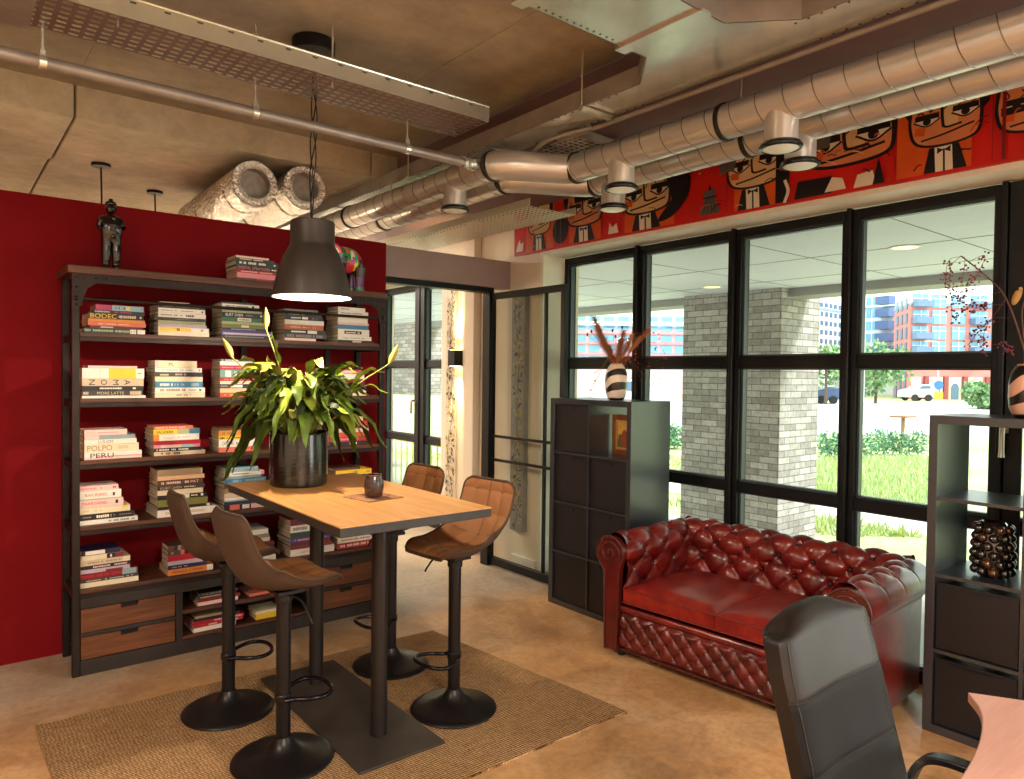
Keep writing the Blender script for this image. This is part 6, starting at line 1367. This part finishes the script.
# buildings
pane_b = mat('far_window', '#7fb2d8', .25, 0, .25, .3); pane_d = mat('far_window_dark', '#5c7392', .3); redb = mat('far_red_brick', '#d48585', .85, 0, .06, .4); whiteb = mat('far_white', '#dfe3e6', .8); cream_b = mat('far_cream', '#efe3c4', .8); blueg = mat('far_blue_grey', '#8fa9c4', .6); pinkband = mat('far_pink_band', '#e9b9c2', .8)  # building colours are paled to stand in for distant haze
def block(name, label, px0, px1, dpt0, dpt1, ztop, m, deep=8):
    """box building whose front runs between two sight lines at two depths"""
    a, c = gpt(px0, dpt0), gpt(px1, dpt1); a.z = c.z = GZ; d = (c-a); w = d.length; ang = math.atan2(d.y, d.x); t = thing(name, label, 'building', a, ang)
    MB().box(0, w, 0, deep, 0, ztop-GZ).build('wall', m, t); MB().box(-.1, w+.1, -.1, deep+.1, ztop-GZ, ztop-GZ+.25).build('roof_edge', blueg, t)
    return t, w
def zpx(py, dpt): return EYE+(381-py)*dpt/FPX-GZ
# red apartment house on the right (front runs left to right, local -y toward us)
a_, c_, l_ = gpt(909, 75), gpt(1090, 78), gpt(893, 82); d_ = c_-a_; w = d_.length; ang = math.atan2(d_.y, d_.x); a_.z = GZ
t = thing('apartment_building', 'red brick apartment building with blue windows across the street', 'building', a_, ang); RI = Matrix.Rotation(-ang, 3, 'Z'); lw = RI @ (Vector((l_.x, l_.y, 0))-Vector((a_.x, a_.y, 0))); zt_ = far(0, 294, 75).z-GZ
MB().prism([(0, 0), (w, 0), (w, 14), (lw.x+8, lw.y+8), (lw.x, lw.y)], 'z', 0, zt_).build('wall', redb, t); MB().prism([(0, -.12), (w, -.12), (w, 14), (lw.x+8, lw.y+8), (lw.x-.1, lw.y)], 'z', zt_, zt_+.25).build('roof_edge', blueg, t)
sx = w/(1090-909)
for (pa, pb) in ((911, 925.5), (929.5, 943), (949, 961.5), (967, 983), (990, 1003), (1010, 1024), (1031, 1045), (1052, 1066)):
    for k, (ya, yb) in enumerate(((296, 309), (312, 325.5), (328, 341), (343, 355))):
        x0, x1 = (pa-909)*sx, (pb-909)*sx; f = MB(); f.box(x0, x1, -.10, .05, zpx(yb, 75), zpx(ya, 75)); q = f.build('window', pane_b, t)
        m = MB(); xm = (x0+x1)/2; m.box(xm-.05, xm+.05, -.16, -.10, zpx(yb, 75), zpx(ya, 75)); m.box(x0, x1, -.16, -.10, zpx(ya+4.5, 75)-.05, zpx(ya+4.5, 75)+.05); m.build('window_bar', whiteb, q)
        if pa in (911, 967, 1031): r = MB(); r.box(x0-.1, x1+.1, -.9, -.12, zpx(yb, 75), zpx(yb-6, 75)); r.build('balcony', mat('balcony_blue', '#6f86ad', .5), t)
for (pa, pb) in ((911, 920), (927, 941), (947, 959), (966, 980), (990, 1004), (1020, 1034)):
    x0, x1 = (pa-909)*sx, (pb-909)*sx; f = MB(); f.box(x0, x1, -.10, .03, zpx(402, 75), zpx(379, 75)); q = f.build('shop_front', cream_b, t); m = MB(); xm = (x0+x1)/2; hw = (x1-x0)*.32; zt = zpx(387, 75)-hw*.8; zb = 0
    m.prism([(xm-hw, zb), (xm+hw, zb)]+[(xm+hw*math.cos(PI*i/10), zt+hw*1.3*math.sin(PI*i/10)) for i in range(11)], 'y', -.14, -.11); m.build('arch_window', pane_d, q)
for pp in (925, 944, 963, 985, 1008): x = (pp-909)*sx; MB().box(x-.25, x+.25, -.25, .0, 0, zpx(378, 75)).build('pier', mat('far_dark_red', '#9c4d52', .85), t)
# its narrow left side
sd_ = (Vector((lw.x, lw.y, 0))).normalized(); nr = Vector((sd_.y, -sd_.x, 0)); nr = nr if nr.x < 0 else -nr; ln_ = Vector((lw.x, lw.y, 0)).length
for k in range(3):
    for ya, yb in ((301, 312), (316, 326), (330, 341), (345, 354), (374, 401)):
        u0 = sd_*ln_*(.16+.28*k); u1 = sd_*ln_*(.30+.28*k); m = MB(); z0_, z1_ = zpx(yb, 77), zpx(ya, 77); q = [u0+nr*.02, u1+nr*.02, u1+nr*.08, u0+nr*.08]
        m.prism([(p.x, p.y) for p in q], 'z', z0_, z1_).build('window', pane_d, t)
# white and blue block further back
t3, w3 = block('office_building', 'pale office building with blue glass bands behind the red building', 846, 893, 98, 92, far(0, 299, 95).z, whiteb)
sx = w3/47
for k, (ya, yb) in enumerate(((301, 309), (313, 321), (325, 333), (337, 345), (349, 357), (362, 372))):
    for pa in (847, 853, 860, 866, 872): MB().box((pa-846)*sx, (pa+4.2-846)*sx, -.1, .1, zpx(yb, 96), zpx(ya, 96)).build('window', pane_b, t3)
    r = MB(); r.box((880-846)*sx, w3, -1.2, .1, zpx(yb, 95), zpx(ya, 95)).build('balcony', mat('balcony_navy', '#5b6fa0', .5), t3)
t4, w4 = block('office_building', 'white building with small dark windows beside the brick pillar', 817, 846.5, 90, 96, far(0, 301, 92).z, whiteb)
sx = w4/29.5
for j, pa in enumerate((819, 823.5, 828, 832.5, 837)):
    for k, ya in enumerate((306, 315, 324, 333, 342)): MB().box((pa-817)*sx, (pa+2.2-817)*sx, -.08, .1, zpx(ya+4.5, 91), zpx(ya, 91)).build('window', pane_d, t4)
# long banded building on the left
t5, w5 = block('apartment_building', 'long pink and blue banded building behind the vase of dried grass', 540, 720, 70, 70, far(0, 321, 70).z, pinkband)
sx = w5/180
for k, (ya, yb, m_) in enumerate(((322, 327, pane_b), (331, 336, pane_b), (341, 347, pane_b), (351, 358, pane_b), (362, 372, pane_b))):
    for j in range(12): x0 = (545+j*14.4-540)*sx; MB().box(x0, x0+11*sx, -.1, .1, zpx(yb, 70), zpx(ya, 70)).build('window', m_, t5)
for ya in (329, 339, 349, 360): MB().box(0, w5, -.25, .0, zpx(ya+1, 70), zpx(ya, 70)).build('cornice', mat('far_rose', '#d98f9c', .8), t5)
t6 = MB(); 
# vehicles
def van(px, dpt, lab, col, L_=4.4, H_=1.9, rz=0):
    q = gpt(px, dpt); d = Vector((_Rt.x, _Rt.y, 0)); t = thing('van', lab, 'car', q, math.atan2(d.y, d.x)+rz)
    b = MB(); b.prism([(-L_/2, .35), (-L_/2, .95), (-L_/2+.25, 1.05), (-L_/2+.95, 1.2), (-L_/2+1.5, H_), (L_/2-.05, H_), (L_/2, H_-.2), (L_/2, .35)], 'y', -.85, .85); b.build('body', mat('van_'+col[1:], col, .35), t, bev=.08)
    MB().prism([(-L_/2+1.08, 1.2), (-L_/2+1.55, H_-.12), (-L_/2+2.3, H_-.12), (-L_/2+2.3, 1.2)], 'y', -.87, .87).build('side_window', pane_d, t)
    for x in (-L_/2+.8, L_/2-.8):
        for y in (-.86, .86): MB().cyl((x, y-.1, .33), (x, y+.1, .33), .33, n=20).build('wheel', mat('tyre', '#26262a', .8), t)
van(917, 70, 'white van parked in front of the red building', '#e6e7ea', 2.9, 1.6)
van(630, 44, 'white van on the street behind the vase of dried grass', '#eceef0', 4.2, 1.9)
van(823, 60, 'dark blue car by the right edge of the brick pillar', '#4a5d86', 2.6, 1.4)
# masts, signs, fence
def mast(px, dpt, h, lab, r=.06): q = gpt(px, dpt); t = thing('lamp_post', lab, 'lamp post', q); MB().tube([(0, 0, 0), (0, 0, h)], [r, r*.6], 10).build('pole', mat('mast_grey', '#d4d8d6', .5, .3), t); MB().tube(smooth([(0, 0, h), (0, .1, h+.15), (0, .9, h+.2)], 4), .04, 8).build('lamp_arm', mat('mast_grey', '#d4d8d6', .5, .3), t)
mast(863, 44, 6.8, 'tall pale lamp post beside the window mullion', .10); mast(938, 50, 4.6, 'pale lamp post in front of the red building')
q = gpt(938, 47); t = thing('road_sign', 'orange and blue road signs on a post in front of the white van', 'road sign', q)
MB().tube([(0, 0, 0), (0, 0, 2.0)], .04, 8).build('post', mat('mast_grey', '#d4d8d6', .5, .3), t); dM = Matrix(((_Rt.x, _F.x, 0), (_Rt.y, _F.y, 0), (0, 0, 1)))
MB().obox((0, -.05, 1.05), (.6, .04, .5), dM).build('orange_sign', mat('sign_orange', '#f0a03c', .5), t); MB().lathe([(0, -.02), (.3, -.02), (.3, .02), (0, .02)], (0, -.05, 1.75), 20, M=dM @ rotm('X', PI/2)).build('blue_sign', mat('sign_blue', '#3d74c4', .5), t)
fb = thing('mesh_fence', 'thin grey wire fence along the street in the right window bay', 'fence', gpt(895, 31)); m = MB(); pa = gpt(862, 34)-fb.location; pb = gpt(935, 29)-fb.location
for i in range(26): p = pa.lerp(pb, i/25); m.tube([p, p+Vector((0, 0, 1.0))], .012 if i % 5 else .025, 6)
for z in (.3, .65, .98): m.tube([pa+Vector((0, 0, z)), pb+Vector((0, 0, z))], .01, 6)
m.build('fence_panel', mat('fence_grey', '#a9adb0', .6, .3), fb)
q = gpt(904, 22); b_ = thing('picnic_table', 'small brown wooden table beyond the hedge', 'table', q); MB().box(-.35, .35, -.25, .25, .95, 1.0).build('table_top', mat('bench_brown', '#9a7358', .8), b_); MB().box(-.04, .04, -.04, .04, 0, .95).build('leg', mat('bench_brown', '#9a7358', .8), b_)
# yellow railing seen through the far window
rl = thing('railing', 'bright yellow-green railing outside the far window', 'railing', (5.3, 9.0, GZ)); m = MB(); c_ = mat('railing_yellow', '#d8e05a', .5)
for i in range(12): m.tube([(0, -1+i*.16, 0), (0, -1+i*.16, 1.15)], .012, 6)
m.tube([(0, -1, 1.15), (0, .76, 1.15)], .018, 8); m.build('bars', c_, rl)
# ================================================================ light
w = bpy.data.worlds.new('world'); SC.world = w; w.use_nodes = True; bgn = w.node_tree.nodes['Background']
tc = w.node_tree.nodes.new('ShaderNodeTexCoord'); sp = w.node_tree.nodes.new('ShaderNodeSeparateXYZ'); L(w.node_tree, tc.outputs['Generated'], sp.inputs[0])
c = ramp(w.node_tree, sp.outputs[2], [(.0, '#e3efd8'), (.18, '#e6efe2'), (.6, '#dfe9f2')]); L(w.node_tree, c, bgn.inputs['Color']); bgn.inputs['Strength'].default_value = 2.6
def sun(energy, col, rot, size): l = bpy.data.lights.new('sun', 'SUN'); l.energy = energy; l.color = col; l.angle = math.radians(size); o = bpy.data.objects.new('sun', l); COL.objects.link(o); o.rotation_euler = rot
sun(4.4, (1, .96, .88), (math.radians(38), 0, math.radians(35)), 12)
def area(name, loc, sx, sy, e, col, rot=(0, 0, 0)):
    l = bpy.data.lights.new(name, 'AREA'); l.shape = 'RECTANGLE'; l.size = sx; l.size_y = sy; l.energy = e; l.color = col; o = bpy.data.objects.new(name, l); COL.objects.link(o); o.location = loc; o.rotation_euler = rot
WARM = (1, .88, .74)
area('room_fill_light', (-1.3, 1.6, 3.05), .9, .9, 60, WARM)  # added fill light out of view, no lamp hangs here
area('room_fill_light', (.3, -1.8, 3.05), 1.2, 1.2, 235, WARM)  # added fill behind the camera to lift the whole room
area('room_fill_light', (3.0, 7.4, 2.95), .8, .8, 150, WARM)  # added fill to brighten the far room, no fixture modelled
# added area light standing in for daylight at the unseen windows to the right
area('window_fill_light', (4.02, -1.5, 1.35), 3.6, 2.3, 130, (1, .97, .93), (0, PI/2, 0))
SC.view_settings.view_transform = 'Standard'; SC.view_settings.look = 'None'; SC.view_settings.gamma = 1; SC.view_settings.use_curve_mapping = False; SC.view_settings.exposure = 0.55
SC.cycles.use_denoising = True; SC.cycles.max_bounces = 10; SC.cycles.transparent_max_bounces = 16; SC.cycles.sample_clamp_indirect = 6; SC.cycles.caustics_reflective = False; SC.cycles.caustics_refractive = False

GROUPS = {'cube_cabinet': 'black cube cabinets', 'spiral_duct': 'spiral air ducts', 'hedge': 'hedges beyond the grass', 'tree': 'trees and bushes by the street', 'ceiling_light': 'round arcade lights', 'floral_panel': 'narrow floral panels', 'brick_pillar': 'grey brick piers of the arcade', 'office_building': 'office buildings beyond the street', 'apartment_building': 'apartment buildings beyond the street', 'cable_tray': 'perforated cable trays', 'van': 'vehicles on the street', 'lamp_post': 'pale lamp posts', 'vase': 'swirl vases on the cabinets'}
for o in list(COL.objects):
    k = o.name.split('.')[0]
    if o.parent is None and k in GROUPS and 'category' in o and 'group' not in o: o['group'] = GROUPS[k]
    if o.parent is None and k == 'pendant_lamp' and 'behind the red wall' in o.get('label', ''): o['group'] = 'cord lamps behind the red wall'
